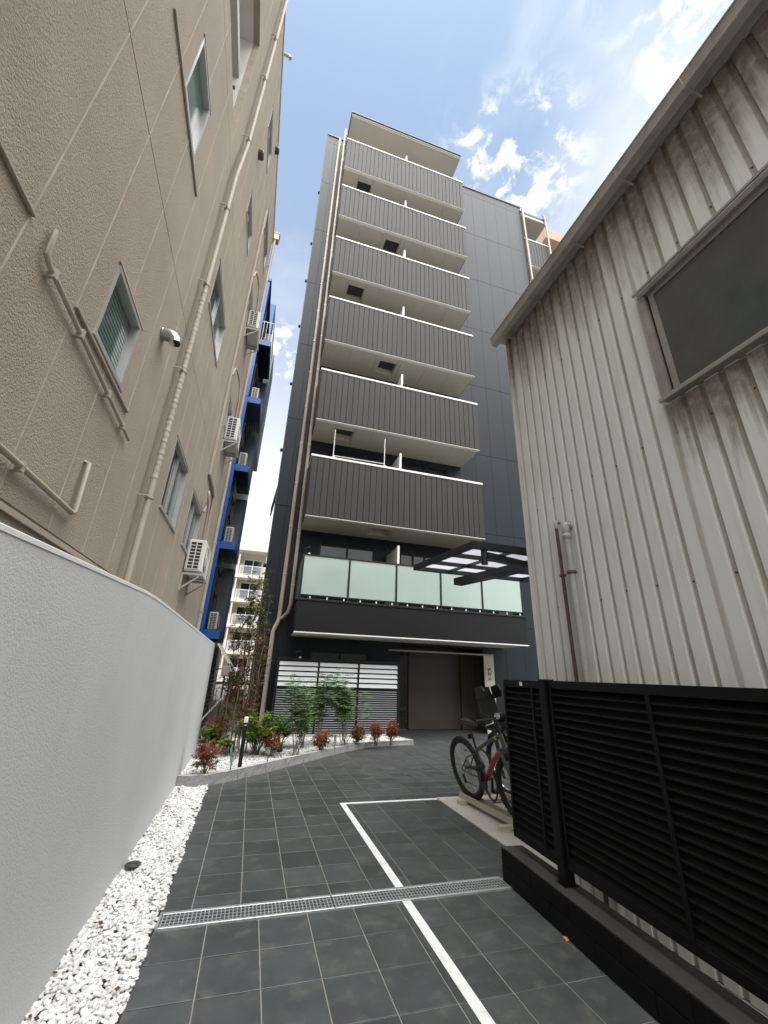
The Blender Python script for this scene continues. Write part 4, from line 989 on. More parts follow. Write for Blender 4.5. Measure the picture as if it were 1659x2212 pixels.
MB().prism([(CX-.12, ZT+.02), (9.2, ZT+.55), (9.2, ZT+.62), (CX-.12, ZT+.09)], lambda q: (q[0], Y0c-.1, q[1]), lambda q: (q[0], Y1c+.09, q[1])).build('roof', 'gutter', cb_)
MB().box(CX-.11, CX+.011, Y0c, Y1c+.05, ZT-.005, ZT+.018).build('eave_soffit', 'gutter', cb_)
# box gutter in lengths with joint collars
gy = [Y0c, .30, .89, 1.48, 2.05, 2.72, 3.27, 3.46]
gut = MB().box(CX-.19, CX-.112, Y0c, 3.45, ZT-.075, ZT-.068).build('gutter', 'gutter', cb_)
sec = [(CX-.185, ZT-.080), (CX-.115, ZT-.080), (CX-.115, ZT+.018), (CX-.122, ZT+.018), (CX-.122, ZT-.074), (CX-.183, ZT-.074), (CX-.200, ZT+.028), (CX-.212, ZT+.028), (CX-.212, ZT+.018), (CX-.205, ZT+.018)]
for a, b in zip(gy, gy[1:]): MB().prism(sec, lambda q: (q[0], a+.001, q[1]), lambda q: (q[0], b-.001, q[1])).build('gutter_length', 'gutter', gut)
for y in gy[1:-1]:
    s2 = [(p[0]+(p[0]-(CX-.16))*.07, p[1]+(p[1]-(ZT-.03))*.07) for p in sec[:2]]+[(CX-.110, ZT+.02), (CX-.216, ZT+.032), (CX-.210, ZT+.01)]
    MB().prism([s2[0], s2[1], s2[2], (CX-.111, ZT+.021), (CX-.118, ZT-.082), (CX-.188, ZT-.083)], lambda q: (q[0], y-.014, q[1]), lambda q: (q[0], y+.014, q[1])).build('gutter_joint', 'gutter', gut)
    MB().bar((CX-.19, y, ZT-.087), (CX-.02, y, ZT-.087), .016, .006).build('gutter_strap', 'gutter', gut)
MB().prism([(CX-.186, ZT-.08), (CX-.113, ZT-.08), (CX-.113, ZT+.015), (CX-.204, ZT+.02)], lambda q: (q[0], 3.4595, q[1]), lambda q: (q[0], 3.466, q[1])).build('gutter_end', 'gutter', gut)
# window
w = MB(); F_ = .04
w.box(CX-.035, CX+.05, wy0, wy1, wz1-.05, wz1-.001); w.box(CX-.045, CX+.05, wy0, wy1, wz0+.001, wz0+.045); w.box(CX-.03, CX+.05, wy1-.045, wy1-.001, wz0+.0455, wz1-.0505)
wo = w.build('window', 'win_frame_old', cb_)
w = MB(); w.box(CX-.008, CX+.03, wy1-.105, wy1-.065, wz0+.046, wz1-.051); w.box(CX-.008, CX+.03, .2, wy1-.1055, wz1-.095, wz1-.0515); w.box(CX-.008, CX+.03, .2, wy1-.1055, wz0+.0465, wz0+.075); w.box(CX-.008, CX+.03, .2, .24, wz0+.0755, wz1-.0955)
w.build('sash', 'win_frame_old', wo)
MB().box(CX+.002, CX+.010, .2405, wy1-.1055, wz0+.0755, wz1-.0955).build('pane', 'glass_frost_dark', wo); MB().box(CX+.034, CX+.04, wy0, .2, wz0+.046, wz1-.051).build('pane', 'glass_frost_dark', wo)
MB().box(CX+.0305, CX+.0335, .2, wy1-.0455, wz0+.046, wz1-.0515).build('track', 'win_frame_old', wo)
MB().cbox(CX-.06, CX-.0455, wy0, wy1+.02, wz1-.012, wz1+.012, .003).build('head_flashing', 'win_frame_old', wo); MB().cbox(CX-.07, CX-.0455, wy0, wy1+.02, wz0-.006, wz0+.022, .003).build('sill', 'win_frame_old', wo)
# two service pipes
def spipe(y, r_, zt, label, big):
    t = thing('service_pipe', (CX-.05, y, 0), label, 'pipe', None); x = CX-.028-r_
    MB().tube([(CX, y, zt), (x+.01, y, zt), (x-.004, y, zt-.02), (x, y, zt-.07)], r_*1.15, 12).build('elbow', 'corr_pipe', t, smooth=True)
    MB().tube([(x, y, zt-.07), (x, y, 0)], r_, 12).build('pipe', 'rust' if not big else 'corr_pipe', t, smooth=True)
    MB().lathe([(r_*1.5, 0), (r_*1.5, .006), (r_*.9, .007)], (x+r_+.0, y, zt), 12, 'X').build('wall_rose', 'corr_pipe', t)
    if big: MB().lathe([(r_*1.0, 0), (r_*1.25, .01), (r_*1.55, .035), (r_*1.3, .04), (r_*1.2, .06)], (x, y, zt-.14), 14).build('socket', 'corr_pipe', t, smooth=True)
    for z_ in (2.28, 1.3): MB().lathe([(r_+.001, 0), (r_+.012, .002), (r_+.012, .022), (r_+.001, .024)], (x, y, z_), 12).build('clamp', 'rust', t)
spipe(2.915, .015, 2.80, 'thin rusty service pipe on the corrugated wall', False)
spipe(2.785, .028, 2.72, 'thick pale service pipe with rusty clamps on the corrugated wall', True)

# ================================================================== CARPORT ROOF OVER THE BICYCLES
cp = thing('cycle_shelter', (3.6, 4.5, 0), 'black framed cycle shelter roof with milky panels over the bicycles', 'shelter')
def cz(y): return 2.74+.085*(y-3.66)
xa, xb, ya, yb = 2.05, 5.0, 3.66, 5.42
ym_ = (ya+yb)/2
rows_ = [ya+.03, ya+.60, ya+1.18, yb-.03]; cols_ = [xa+.03, 2.62, 3.24, 3.86, 4.48, xb-.03]
for y in rows_:
    edge = y in (rows_[0], rows_[-1])
    MB().bar((xa, y, cz(y)), (xb, y, cz(y)), .055 if edge else .05, .075 if edge else .05).build('purlin', 'carport', cp)
for x in cols_:
    edge = x in (cols_[0], cols_[-1])
    MB().bar((x, ya+.058, cz(ya+.058)+.003), (x, yb-.058, cz(yb-.058)+.003), .05 if edge else .032, .07 if edge else .03).build('rafter', 'carport', cp)
for a, b in zip(cols_, cols_[1:]):
    for c, d in zip(rows_, rows_[1:]):
        m = MB(); q = .02; z0_, z1_ = cz(c+.03)+.018, cz(d-.03)+.018
        m.add([(a+q, c+.03, z0_), (b-q, c+.03, z0_), (b-q, d-.03, z1_), (a+q, d-.03, z1_), (a+q, c+.03, z0_+.004), (b-q, c+.03, z0_+.004), (b-q, d-.03, z1_+.004), (a+q, d-.03, z1_+.004)], [(0,3,2,1),(4,5,6,7),(0,1,5,4),(1,2,6,5),(2,3,7,6),(3,0,4,7)])
        m.build('roof_panel', 'polycarbonate', cp)
        MB().box((a+b)/2-.03, (a+b)/2+.03, c+.028, c+.045, cz(c)+.012, cz(c)+.024).build('panel_clip', 'ac_grey', cp)
# main beam, tapering cantilever arm, and posts beyond the frame
MB().bar((2.78, yb+.05, 2.755), (3.05, 3.95, 2.70), .14, .10).build('main_beam', 'carport', cp)
MB().bar((2.24, 3.72, 2.65), (4.9, 4.15, 2.53), .07, .07).build('brace_arm', 'carport', cp)
MB().tube([(2.215, 3.715, 2.72), (2.215, 3.715, 2.55)], .035, 12).build('outlet', 'carport', cp, smooth=True)
MB().bar((3.05, 3.95, 2.69), (4.9, 4.12, 2.69), .17, .12).build('rear_beam', 'carport', cp)
for x, y in ((4.85, 4.12), (4.85, 5.2)): MB().box(x-.05, x+.05, y-.05, y+.05, .012, 2.62).build('post', 'carport', cp)

# ================================================================== BICYCLES
def bicycle(contact, heading, lean, label, style, group='bicycles in the rack'):
    """local axes: x forward, y to the rider's left, z up; origin at the rear tyre contact"""
    t = thing('bicycle', contact, label, 'bicycle', group)
    fw = Vector((math.sin(heading), -math.cos(heading), 0)); lf_ = Vector((0, 0, 1)).cross(fw)
    MT = Matrix.Translation(contact) @ Matrix(((fw.x, lf_.x, 0, 0), (fw.y, lf_.y, 0, 0), (0, 0, 1, 0), (0, 0, 0, 1))) @ Matrix.Rotation(lean, 4, 'X')
    R_ = .342; WB = 1.06
    main = 'bike_grey' if style == 'mtb' else 'bike_red'
    def tb_(name, pts, r_, mt, n=10, par=None): return MB().tube(pts, r_, n).xf(MT).build(name, mt, par or t, smooth=True)
    def wheel(cx, steer=0):
        rot = Matrix.Translation((cx, 0, R_)) @ Matrix.Rotation(steer, 4, 'Z')
        def ring(R2, r_, n=40, k=8):
            m = MB(); vs = []
            for i in range(n):
                a_ = 2*math.pi*i/n
                for j in range(k):
                    b_ = 2*math.pi*j/k; q = R2+r_*math.cos(b_); vs.append((q*math.cos(a_), r_*math.sin(b_), q*math.sin(a_)))
            m.add(vs, [(i*k+j, ((i+1) % n)*k+j, ((i+1) % n)*k+(j+1) % k, i*k+(j+1) % k) for i in range(n) for j in range(k)]); return m
        ty = ring(R_-.027, .027); wo = ty.xf(MT @ rot).build('wheel', 'rubber', t, smooth=True)
        kn = MB()
        if style == 'mtb':
            for i in range(60):
                a_ = 2*math.pi*i/60
                for yy in (-.017, .0, .017):
                    q = R_-.027+math.sqrt(.027**2-yy*yy); a2 = a_+(.05 if yy == 0 else 0)
                    kn.bar(((q-.003)*math.cos(a2), yy, (q-.003)*math.sin(a2)), ((q+.005)*math.cos(a2), yy*1.1, (q+.005)*math.sin(a2)), .011, .012, up=(0, 1, 0))
            kn.xf(MT @ rot).build('tread_knobs', 'rubber', wo, kind='stuff')
        ring(R_-.062, .011, 40, 6).xf(MT @ rot).build('rim', 'bike_black' if style == 'mtb' else 'chrome', wo, smooth=True)
        sp_ = MB()
        for i in range(28):
            a_ = 2*math.pi*i/28; s = .03 if i % 2 else -.03; a2 = a_+(.5 if i % 4 < 2 else -.5)
            sp_.tube([(.018*math.cos(a2), s, .018*math.sin(a2)), ((R_-.065)*math.cos(a_), 0, (R_-.065)*math.sin(a_))], .0013, 4, False)
        sp_.xf(MT @ rot).build('spokes', 'chrome', wo)
        MB().tube([(0, -.055, 0), (0, .055, 0)], .019, 10).xf(MT @ rot).build('hub', 'bike_black', wo, smooth=True)
        if style == 'mtb': MB().lathe([(.075, -.001), (.080, 0), (.080, .002), (.075, .003)], (0, .042, 0), 20, 'Y').xf(MT @ rot).build('brake_disc', 'chrome', wo)
    wheel(0); steer = .22 if style == 'mtb' else -.1
    wheel(WB, steer)
    BB = (.42, 0, .30); ST = (.32, 0, .60 if style == 'mtb' else .56); HB, HT = ((.90, 0, .70), (.87, 0, .83)) if style == 'mtb' else ((.895, 0, .60), (.865, 0, .72))
    tb_('down_tube', [HB, (.66, 0, .40), BB] if style != 'mtb' else [HB, (.64, 0, .535), BB], .022, 'bike_red' if style != 'mtb' else 'bike_grey')
    if style == 'mtb':
        tb_('top_tube', [(HT[0], 0, HT[2]-.02), (.60, 0, .71), (ST[0], 0, ST[2]-.02)], .020, main)
        MB().tube([(HB[0]-.005, .0, HB[2]-.02), (.78, 0, .625), (.645, .0, .53), (.52, 0, .40), (BB[0]+.03, 0, BB[2]+.015)], .028, 12).xf(Matrix.Translation((0, 0, 0))).xf(MT).build('red_panel', 'bike_red', t, smooth=True, label='red painted underside of the frame')
        tb_('lime_decal', [(.80, 0, .785), (.77, 0, .774)], .0215, 'lime')
    else: tb_('top_tube', [(HT[0], 0, HT[2]-.06), (.60, 0, .46), (.36, 0, .44)], .020, main)
    tb_('seat_tube', [BB, ST], .018, main); tb_('head_tube', [HB, HT], .025, main)
    for s in (-1, 1):
        tb_('chain_stay', [BB, (.18, .05*s, .315), (0, .062*s, R_)], .010, main); tb_('seat_stay', [(ST[0]+.0, .015*s, ST[2]-.05), (.16, .05*s, .5), (0, .062*s, R_)], .009, main)
        FM_ = Matrix.Translation((WB-.05, 0, R_+.05)) @ Matrix.Rotation(steer, 4, 'Z') @ Matrix.Translation((-(WB-.05), 0, -(R_+.05)))
        MB().tube([(HB[0]+.01, .055*s, HB[2]-.025), (.99, .058*s, .44), (WB, .058*s, R_)], [.020, .019, .013], 10).xf(FM_).xf(MT).build('fork_leg', main, t, smooth=True)
    MB().bar((HB[0]+.01, -.075, HB[2]-.015), (HB[0]+.01, .075, HB[2]-.015), .04, .04).xf(MT).build('fork_crown', main, t)
    sh = .86 if style == 'mtb' else .80
    tb_('seat_post', [ST, (ST[0]-.05, 0, sh)], .0135, 'bike_black' if style == 'mtb' else 'chrome')
    sx = ST[0]-.06
    m = MB(); vs = []
    for i, (dx_, w_, hz_) in enumerate(((-.15, .03, .01), (-.12, .075, .022), (-.04, .065, .018), (.05, .03, .012), (.13, .022, .008), (.155, .008, .0))):
        vs += [(sx+dx_, -w_, sh+.0), (sx+dx_, -w_*.6, sh+.03+hz_), (sx+dx_, w_*.6, sh+.03+hz_), (sx+dx_, w_, sh+.0)]
    m.add(vs, [(i*4+k, (i+1)*4+k, (i+1)*4+(k+1) % 4, i*4+(k+1) % 4) for i in range(5) for k in range(4)]+[(0, 1, 2, 3), (23, 22, 21, 20)])
    m.xf(MT).build('saddle', 'bike_black', t, smooth=True)
    # cockpit
    hx, hz = (.845, .99) if style == 'mtb' else (.82, .98)
    tb_('steerer', [HT, (hx+.005, 0, hz-.02)], .016, 'bike_black'); tb_('stem', [(hx+.005, 0, hz-.03), (hx+.08, 0, hz)], .017, 'bike_black')
    hm = Matrix.Translation((hx, 0, 0)) @ Matrix.Rotation(steer, 4, 'Z') @ Matrix.Translation((-hx, 0, 0)); bx = hx+.08
    def hb_(name, pts, r_, mt): return MB().tube(pts, r_, 10).xf(hm).xf(MT).build(name, mt, t, smooth=True)
    hb_('handlebar', [(bx-.04, -.31, hz+.03), (bx, -.16, hz+.015), (bx, .16, hz+.015), (bx-.04, .31, hz+.03)], .0125, 'bike_black')
    for s in (-1, 1):
        hb_('grip', [(bx-.022, .20*s, hz+.022), (bx-.045, .335*s, hz+.032)], .0175, 'rubber'); hb_('brake_lever', [(bx+.02, .15*s, hz+.01), (bx+.06, .19*s, hz-.005), (bx+.045, .29*s, hz-.01)], .0065, 'chrome')
        hb_('brake_cable', loop([(bx+.03, .14*s, hz+.01), (bx+.13, .07*s, hz+.0), (bx+.07, .03*s, hz-.16), (.95, .04*s, .6)]), .003, 'bike_black')
    MB().lathe([(.026, 0), (.033, .01), (.033, .03), (.0, .034)], (bx+.0, -.07, hz+.03), 14, 'X').xf(hm).xf(MT).build('head_lamp', 'chrome', t, smooth=True)
    MB().box(bx-.03, bx+.03, -.03, .03, hz+.03, hz+.045).xf(hm).xf(MT).build('display', 'bike_black', t)
    # drivetrain
    MB().lathe([(.085, 0), (.092, .001), (.092, .004), (.085, .005)], (BB[0], -.06, BB[2]), 24, 'Y').xf(MT).build('chainring', 'bike_black', t)
    MB().lathe([(.05, 0), (.05, .02), (.02, .022)], (0, -.065, R_), 16, 'Y').xf(MT).build('cassette', 'alum', t)
    MB().tube([(BB[0], -.058, BB[2]+.09), (0, -.058, R_+.05)], .004, 4).tube([(BB[0], -.058, BB[2]-.09), (.06, -.058, R_-.13), (0, -.058, R_-.05)], .004, 4).xf(MT).build('chain', 'bike_black', t)
    MB().bar((.02, -.07, R_-.05), (.055, -.07, R_-.135), .02, .03).xf(MT).build('derailleur', 'bike_black', t)
    for s, a_ in ((1, -1.9), (-1, -1.9+math.pi)):
        e_ = (BB[0]+.17*math.cos(a_), .075*s, BB[2]+.17*math.sin(a_)); cr = MB().bar((BB[0], .07*s, BB[2]), e_, .025, .016).xf(MT).build('crank', 'bike_black', t)
        MB().box(e_[0]-.045, e_[0]+.045, min(.085*s, .175*s), max(.085*s, .175*s), e_[2]-.012, e_[2]+.012).xf(MT).build('pedal', 'bike_black', cr)
    tb_('kick_stand', [(.10, .075, R_-.03), (.16, .16, .03)], .009, 'bike_black')
    if style == 'mtb':
        m = MB().tube(loop([(ST[0]-.02, 0, .62), (.40, .09, .52), (.45, .10, .22), (.36, .08, .05), (.26, .06, .16), (.30, .03, .5)]), .011, 8).xf(MT); m.build('cable_lock', 'bike_black', t, smooth=True)
        MB().box(ST[0]-.09, ST[0]-.06, -.03, .03, .70, .75).xf(MT).build('rear_light', 'bike_black', t)
        MB().bar((ST[0]-.02, -.01, .55), (BB[0]-.03, .0, .40), .05, .05).xf(MT).build('battery_bag', 'bike_black', t)
        MB().box(-.02, .02, .033, .04, R_+.17, R_+.20).xf(MT).build('reflector', 'leaf_dry', t)
    else:
        # moulded child seat on the rear carrier
        for s in (-1, 1): tb_('carrier', [(.25, .05*s, .56), (-.12, .05*s, .74), (0, .06*s, R_)], .007, 'bike_black')
        MB().cbox(-.20, .14, -.13, .13, .74, .80, .02).xf(MT).build('child_seat_base', 'bike_black', t)
        cs = MB(); sh_ = Matrix.Translation((-.16, 0, .80)) @ Matrix.Rotation(-.22, 4, 'Y')
        cs.prism([(-.15, 0), (-.14, .30), (-.10, .38), (-.09, .46), (.09, .46), (.10, .38), (.14, .30), (.15, 0)], lambda q: tuple(sh_ @ Vector((-.02, q[0], q[1]))), lambda q: tuple(sh_ @ Vector((.012, q[0]*.96, q[1])))); cs.xf(MT).build('child_seat_back', 'bike_black', t)
        for s in (-1, 1):
            MB().cbox(-.16, .10, .125*s-.012, .125*s+.012, .80, .93, .01).xf(MT).build('child_seat_side', 'bike_black', t)
            MB().prism([(-.06, .30), (.13, .30), (.15, .38), (.11, .46), (-.06, .46)], lambda q: tuple(sh_ @ Vector((q[0]+.05, .125*s, q[1]))), lambda q: tuple(sh_ @ Vector((q[0]+.05, .145*s, q[1])))).xf(MT).build('head_wing', 'bike_black', t)
            tb_('foot_rest', [(.06, .13*s, .76), (.14, .15*s, .50), (.20, .15*s, .47)], .022, 'bike_black')
        MB().tube([(-.34*1+.0, -.02, .42), (-.25, 0, .66), (-.05, 0, .75), (.12, 0, .66)], .03, 6).xf(Matrix.Translation((0, 0, -.02))).xf(MT).build('mudguard', 'bike_black', t, smooth=True)
        m = MB()
        for k in range(5): m.box(.99+.0, 1.21, -.13+k*.065, -.126+k*.065, .72, .90); m.box(.99+k*.055, .994+k*.055, -.13, .13, .72, .90)
        for z_ in (.72, .78, .84, .90): m.box(.99, 1.21, -.13, -.126, z_, z_+.004); m.box(.99, 1.21, .126, .13, z_, z_+.004); m.box(1.206, 1.21, -.13, .13, z_, z_+.004)
        m.xf(MT).build('front_basket', 'bike_black', t)
    return t
bicycle(Vector((2.765, 5.25, .067)), .075, -.205 * -1, 'grey and red mountain bicycle with knobbly tyres leaning in the rack', 'mtb')
bicycle(Vector((3.325, 5.33, .067)), .075, .10, 'red bicycle with a black child seat parked behind the mountain bicycle', 'city')
# ================================================================== PLANTS AND GARDEN LIGHTS
def nandina(x, y, h, label, seed, red=.6, cols=('leaf_red', 'leaf_orange', 'leaf_green'), spread=.13):
    r = random.Random(seed); t = thing('nandina', (x, y, .06), label, 'shrub', 'nandina shrubs in the white gravel'); base = Vector((x, y, .05))
    st = MB(); F = {c: MB() for c in cols}
    for k in range(10):
        tip = base+Vector((r.gauss(0, spread*.55), r.gauss(0, spread*.55), h*r.uniform(.62, 1.0))); mid = base.lerp(tip, .5)+Vector((r.gauss(0, .015), r.gauss(0, .015), 0))
        st.tube([base+Vector((r.gauss(0, .02), r.gauss(0, .02), 0)), mid, tip], [.005, .004, .002], 5)
        for w in range(15):
            u = r.uniform(.34, 1.0); p = base.lerp(tip, u); d = rdir(r, -.15, .75); ln = r.uniform(.07, .13)*(1.1-.3*u); q = p+d*ln
            st.tube([p, q], [.0018, .001], 3, False)
            for l in range(9):
                pp = p.lerp(q, r.uniform(.45, 1.05)); c = cols[0] if (u > 1-red and r.random() < .7) else (cols[1] if r.random() < .5 else cols[2])
                if u < .5: c = cols[2] if r.random() < .7 else cols[1]
                leaf_quad(F[c], pp, (d+rdir(r)*.8), Vector((0, 0, 1))+rdir(r)*.4, r.uniform(.036, .060), r.uniform(.014, .022), .2)
    st.build('stems', 'bark', t)
    for c in cols:
        if F[c].v: F[c].build({'leaf_red': 'red_foliage', 'leaf_orange': 'orange_foliage', 'leaf_green': 'green_foliage', 'leaf_yellow': 'green_foliage'}[c], c, t)
    return t
nandina(-.41, 6.80, .46, 'bright red nandina growing against the white wall beside the kerb', 101, .75, ('leaf_red', 'leaf_orange', 'leaf_green'))
nandina(-.50, 9.05, .54, 'orange-tipped nandina behind the yellow-green shrub at the end of the white wall', 102, .5, ('leaf_orange', 'leaf_red', 'leaf_green'), .16)
nandina(.47, 8.06, .40, 'orange and red nandina beside the black bollard light', 103, .65, ('leaf_orange', 'leaf_red', 'leaf_green'), .17)
nandina(1.42, 8.50, .36, 'low olive and orange nandina beneath the tall feathery shrub', 104, .45, ('leaf_orange', 'leaf_red', 'leaf_green'), .12)
nandina(2.27, 9.22, .37, 'brownish nandina next to the stake light at the foot of the screen', 105, .5, ('leaf_orange', 'leaf_brown', 'leaf_green') if False else ('leaf_orange', 'leaf_red', 'leaf_green'), .12)
nandina(2.68, 9.22, .47, 'slender pink-red nandina between the brownish one and the pointed kerb end', 106, .6, ('leaf_red', 'leaf_orange', 'leaf_green'), .10)
nandina(3.03, 9.28, .48, 'pink-red nandina right beside the pointed end of the kerb', 107, .6, ('leaf_red', 'leaf_orange', 'leaf_green'), .10)
def broadleaf(x, y, h, w, label, seed, mt, n=16, dark=.3):
    r = random.Random(seed); t = thing('broadleaf_shrub', (x, y, .06), label, 'shrub', 'broadleaf shrubs in the bed'); base = Vector((x, y, .05)); st = MB(); A, B = MB(), MB()
    for k in range(n):
        a_ = r.uniform(0, 6.28); rad = w*math.sqrt(r.random()); tip = base+Vector((rad*math.cos(a_), rad*math.sin(a_), h*r.uniform(.45, 1.0)*(1-.25*rad/w))); mid = base.lerp(tip, .55)+Vector((0, 0, .04))
        st.tube([base+Vector((r.gauss(0, .02), r.gauss(0, .02), 0)), mid, tip], [.006, .0045, .0025], 5)
        for u in (.45, .62, .78, .9, 1.0):
            p = mid.lerp(tip, (u-.45)/.55) if u > .45 else mid; nl = 7 if u > .9 else 5
            for l in range(nl):
                al = r.uniform(0, 6.28); d = Vector((math.cos(al), math.sin(al), r.uniform(.0, .8))); leaf_quad(B if r.random() < dark else A, p, d, Vector((0, 0, 1)), r.uniform(.085, .14), r.uniform(.034, .052), .25)
    st.build('stems', 'bark_grey', t); A.build('foliage', mt, t); B.build('inner_foliage', 'leaf_green', t)
broadleaf(-.50, 8.80, .46, .25, 'yellow-green broadleaf shrub at the end of the white wall', 201, 'leaf_yellow', 22)
broadleaf(-.22, 8.35, .36, .14, 'low green shrub at the foot of the red-stemmed tree', 202, 'leaf_yellow', 8)
broadleaf(.27, 8.25, .80, .33, 'dense bright green broadleaf shrub behind the black bollard light', 203, 'leaf_yellow', 38)
broadleaf(.72, 9.1, .62, .26, 'dark green broadleaf shrub close to the louvred screen corner', 204, 'leaf_green', 18, .7)
broadleaf(1.15, 9.0, .72, .17, 'narrow yellow-green upright shrub in front of the louvred screen', 205, 'leaf_yellow', 12, .2)
def feathery(x, y, h, w, label, seed, n=9, tilt=(0, 0)):
    """multi-stemmed ash-like shrub with pinnate leaves"""
    r = random.Random(seed); t = thing('feathery_shrub', (x, y, .06), label, 'shrub', 'tall feathery shrubs before the screen'); base = Vector((x, y, .05)); st = MB(); A, B = MB(), MB()
    for k in range(n):
        tip = base+Vector((r.gauss(tilt[0], w*.55), r.gauss(tilt[1], w*.4), h*r.uniform(.6, 1.0))); mid = base.lerp(tip, .5)+Vector((r.gauss(0, .03), r.gauss(0, .02), .03))
        b0 = base+Vector((r.gauss(0, .035), r.gauss(0, .03), 0)); st.tube([b0, mid, tip], [.006, .004, .0018], 5)
        for w_ in range(24):
            u = r.uniform(.48, 1.02); p = mid.lerp(tip, (u-.5)*2) if u > .5 else b0.lerp(mid, u*2); al = r.uniform(0, 6.28); d = Vector((math.cos(al), math.sin(al), r.uniform(-.1, .6))).normalized(); ln = r.uniform(.12, .20)
            q = p+d*ln+Vector((0, 0, -.02)); st.tube([p, q], [.0015, .0008], 3, False); s = d.cross(Vector((0, 0, 1))).normalized(); F = B if r.random() < .4 else A
            for j in range(5):
                pp = p.lerp(q, .25+.18*j)
                for sg_ in (-1, 1): leaf_quad(F, pp, d*.5+s*sg_+Vector((0, 0, -.15)), Vector((0, 0, 1))+rdir(r)*.3, r.uniform(.048, .070), .025, .15)
            leaf_quad(F, q, d, Vector((0, 0, 1)), .055, .02, .15)
    st.build('stems', 'bark_grey', t); A.build('foliage', 'leaf_fern', t); B.build('inner_foliage', 'leaf_green', t)
feathery(.94, 8.15, 1.34, .25, 'feathery green shrub before the first white louvre bay from the downpipe', 301, 9)
feathery(1.42, 9.1, 1.36, .22, 'dark feathery shrub before the middle post of the screen', 302, 9)
feathery(1.97, 9.0, 1.46, .34, 'largest feathery shrub with fanned grey stems before the louvred screen', 303, 16, (-.05, 0))
# slender multi-stemmed tree with reddish stems
r = random.Random(77); tr_t = thing('slender_tree', (-.05, 8.6, .06), 'slender multi-stemmed tree with reddish bark and sparse leaves in the bed', 'tree')
tk = MB(); G_, Br, Rd = MB(), MB(), MB()
stems_ = [(-.34, 8.55, -.30, 2.5), (-.28, 8.75, -.42, 2.3), (-.17, 8.5, -.20, 2.75), (-.10, 8.65, -.22, 3.2), (-.05, 8.45, -.10, 3.25), (-.02, 8.7, -.13, 3.1), (.02, 8.5, .02, 3.0), (.06, 8.65, .06, 3.22), (.10, 8.5, .16, 2.8), (-.13, 8.8, .20, 2.3), (-.30, 8.62, -.16, 2.1), (.04, 8.8, .25, 1.9)]
for (bx_, by_, tx_, th) in stems_:
    n = 9; pts = []
    for i in range(n+1):
        u = i/n; pts.append(Vector((bx_+(tx_-bx_)*u+r.gauss(0, .012)*(0 < i), by_+r.gauss(0, .018), .05+th*u)))
    tk.tube(pts, [.011*(1-.8*i/n)+.002 for i in range(n+1)], 6)
    for w_ in range(46):
        u = r.uniform(.10, 1.0); i = min(n-1, int(u*n)); p = pts[i].lerp(pts[i+1], u*n-i); d = rdir(r, -.1, .8); ln = r.uniform(.06, .20)*(1.15-.4*u); q = p+d*ln
        tk.tube([p, q], [.0022, .0009], 3, False)
        for l in range(8):
            pp = p.lerp(q, r.uniform(.3, 1.05)); z_ = pp.z; c = r.random()
            F = (G_ if c < .62 else Br if c < .92 else Rd) if z_ > 2.0 else ((Br if c < .45 else Rd if c < .56 else G_) if z_ > .9 else (Rd if c < .3 else Br if c < .55 else G_))
            leaf_quad(F, pp, d+rdir(r)*.9, Vector((0, 0, 1))+rdir(r)*.7, r.uniform(.040, .062)*(1.25 if z_ > 1.8 else 1), r.uniform(.020, .030)*(1.2 if z_ > 1.8 else 1), .2)
tk.build('trunk', 'bark', tr_t, smooth=True); G_.build('crown', 'leaf_green', tr_t); Br.build('brown_foliage', 'leaf_brown', tr_t); Rd.build('red_foliage', 'leaf_orange', tr_t)
# leafy branch poking past the wall end
r = random.Random(79); bs = thing('arching_shrub', (-.60, 9.4, .06), 'thin shrub with bronze leaves arching past the end of the white wall', 'shrub'); st = MB(); A, B = MB(), MB()
for k in range(5):
    tip = Vector((-.62+r.gauss(0, .14), 9.3+r.gauss(0, .1), .75+r.uniform(0, .45))); st.tube([(-.60+r.gauss(0, .03), 9.4, .05), ((-.60+tip.x)/2, 9.38, tip.z*.6), tip], [.006, .004, .002], 5)
    for l in range(34): leaf_quad(A if r.random() < .5 else B, tip+Vector((r.gauss(0, .07), r.gauss(0, .05), r.gauss(-.05, .07))), rdir(r, -.5, .4), Vector((0, 0, 1)), r.uniform(.035, .055), .02, .2)
st.build('stems', 'bark', bs); A.build('foliage', 'leaf_brown', bs); B.build('green_foliage', 'leaf_green', bs)
# bollard light
bo = thing('bollard_light', (.03, 7.26, .06), 'black square bollard light with a white head in the gravel bed', 'bollard')
MB().cbox(.002, .058, 7.232, 7.288, .05, .678, .004).build('shaft', 'frame_black', bo); MB().cbox(.0, .060, 7.230, 7.290, .6785, .76, .008).build('light_head', 'lamp_white', bo); MB().cbox(.010, .05, 7.2300, 7.2318, .640, .655, .0005).build('screw_plate', 'alum', bo)
def stake(x, y, label, h=.25):
    t = thing('stake_light', (x, y, .06), label, 'garden light', 'solar stake lights along the kerb')
    MB().tube([(x, y, .04), (x, y, .06+h*.62)], .009, 10).build('stake', 'stake_steel', t, smooth=True)
    MB().lathe([(.012, 0), (.026, .006), (.026, .012)], (x, y, .06+h*.62), 14).build('collar', 'stake_steel', t, smooth=True)
    MB().lathe([(.022, 0), (.024, .03), (.024, h*.26)], (x, y, .0722+h*.62), 14).build('lens', 'acrylic', t, smooth=True)
    MB().lathe([(.030, 0), (.030, .014), (.012, .020), (0, .021)], (x, y, .0725+h*.88), 14).build('cap', 'stake_steel', t, smooth=True)
stake(-.09, 6.93, 'steel stake light between the bright red nandina and the bollard')
stake(.43, 7.42, 'steel stake light in front of the orange nandina by the bollard', .26)
stake(.95, 7.95, 'steel stake light in front of the first feathery shrub', .24)
stake(1.71, 8.66, 'steel stake light before the largest feathery shrub', .27)
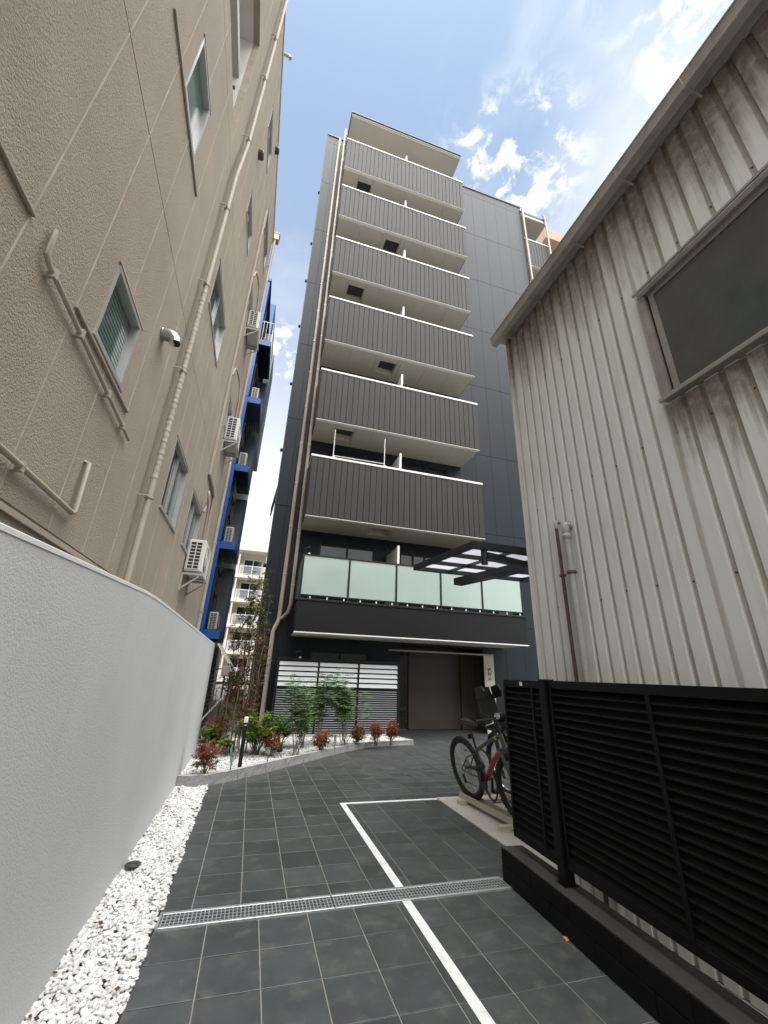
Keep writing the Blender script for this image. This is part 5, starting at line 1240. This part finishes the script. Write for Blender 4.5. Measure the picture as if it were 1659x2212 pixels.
stake(2.32, 9.22, 'steel stake light beside the brownish nandina', .33)
stake(-.05, 8.0, 'steel stake light half hidden behind the bollard', .18)
sl = thing('spot_light', (.66, 8.28, .06), 'small black garden spotlight lying in the gravel beside the orange nandina', 'garden light')
MB().tube([(.66, 8.28, .05), (.66, 8.28, .12)], .008, 8).build('stake', 'frame_black', sl); MB().tube([(.62, 8.30, .13), (.70, 8.26, .16)], [.022, .036], 12).build('lamp_head', 'frame_black', sl, smooth=True)

r = random.Random(15); lf = MB()
for i in range(240):
    y = 6.8+3.2*r.random(); x = -.6+3.9*r.random()
    if i % 2: cx_, cy_ = r.choice([(-.41, 6.8), (.47, 8.06), (1.42, 8.5), (-.1, 8.5), (.27, 8.25), (.95, 8.15)]); x, y = cx_+r.gauss(0, .13), cy_+r.gauss(0, .10)
    if not ins(x, y): continue
    a_ = r.uniform(0, 6.28); s_ = r.uniform(.012, .026); c_, n_ = math.cos(a_), math.sin(a_); zz_ = .096+r.uniform(0, .006); t_ = r.uniform(-.008, .008)
    lf.add([(x-c_*s_, y-n_*s_, zz_), (x+n_*s_*.45, y-c_*s_*.45, zz_+t_), (x+c_*s_, y+n_*s_, zz_+.003), (x-n_*s_*.45, y+c_*s_*.45, zz_-t_)], [(0, 1, 2, 3)])
tag(lf.build('fallen_leaves', 'leaf_brown', kind='stuff'), 'dry brown leaves scattered on the gravel under the bed shrubs', 'leaves')

# ================================================================== HOUSE ACROSS THE STREET (out of view, added only for the glass to reflect)
hs = thing('reflection_house', (2, -14, 0), 'unseen beige gabled house added across the street for the glass to reflect', 'house')
MB().box(-5, 8, -20, -12, 0, 5.6).build('wall', 'beige_wall', hs)
MB().prism([(-5.5, 5.6), (8.5, 5.6), (1.5, 8.6)], lambda q: (q[0], -20.3, q[1]), lambda q: (q[0], -11.6, q[1])).build('roof', 'roof_edge', hs)
for x in (-3.6, -.6, 2.4, 5.4):
    for z_ in (1.0, 3.6):
        w = MB().box(x, x+1.4, -11.998, -11.93, z_, z_+1.3).build('window', 'alum', hs); MB().box(x+.06, x+1.34, -11.9295, -11.92, z_+.06, z_+1.24).build('pane', 'glass_dark', w)
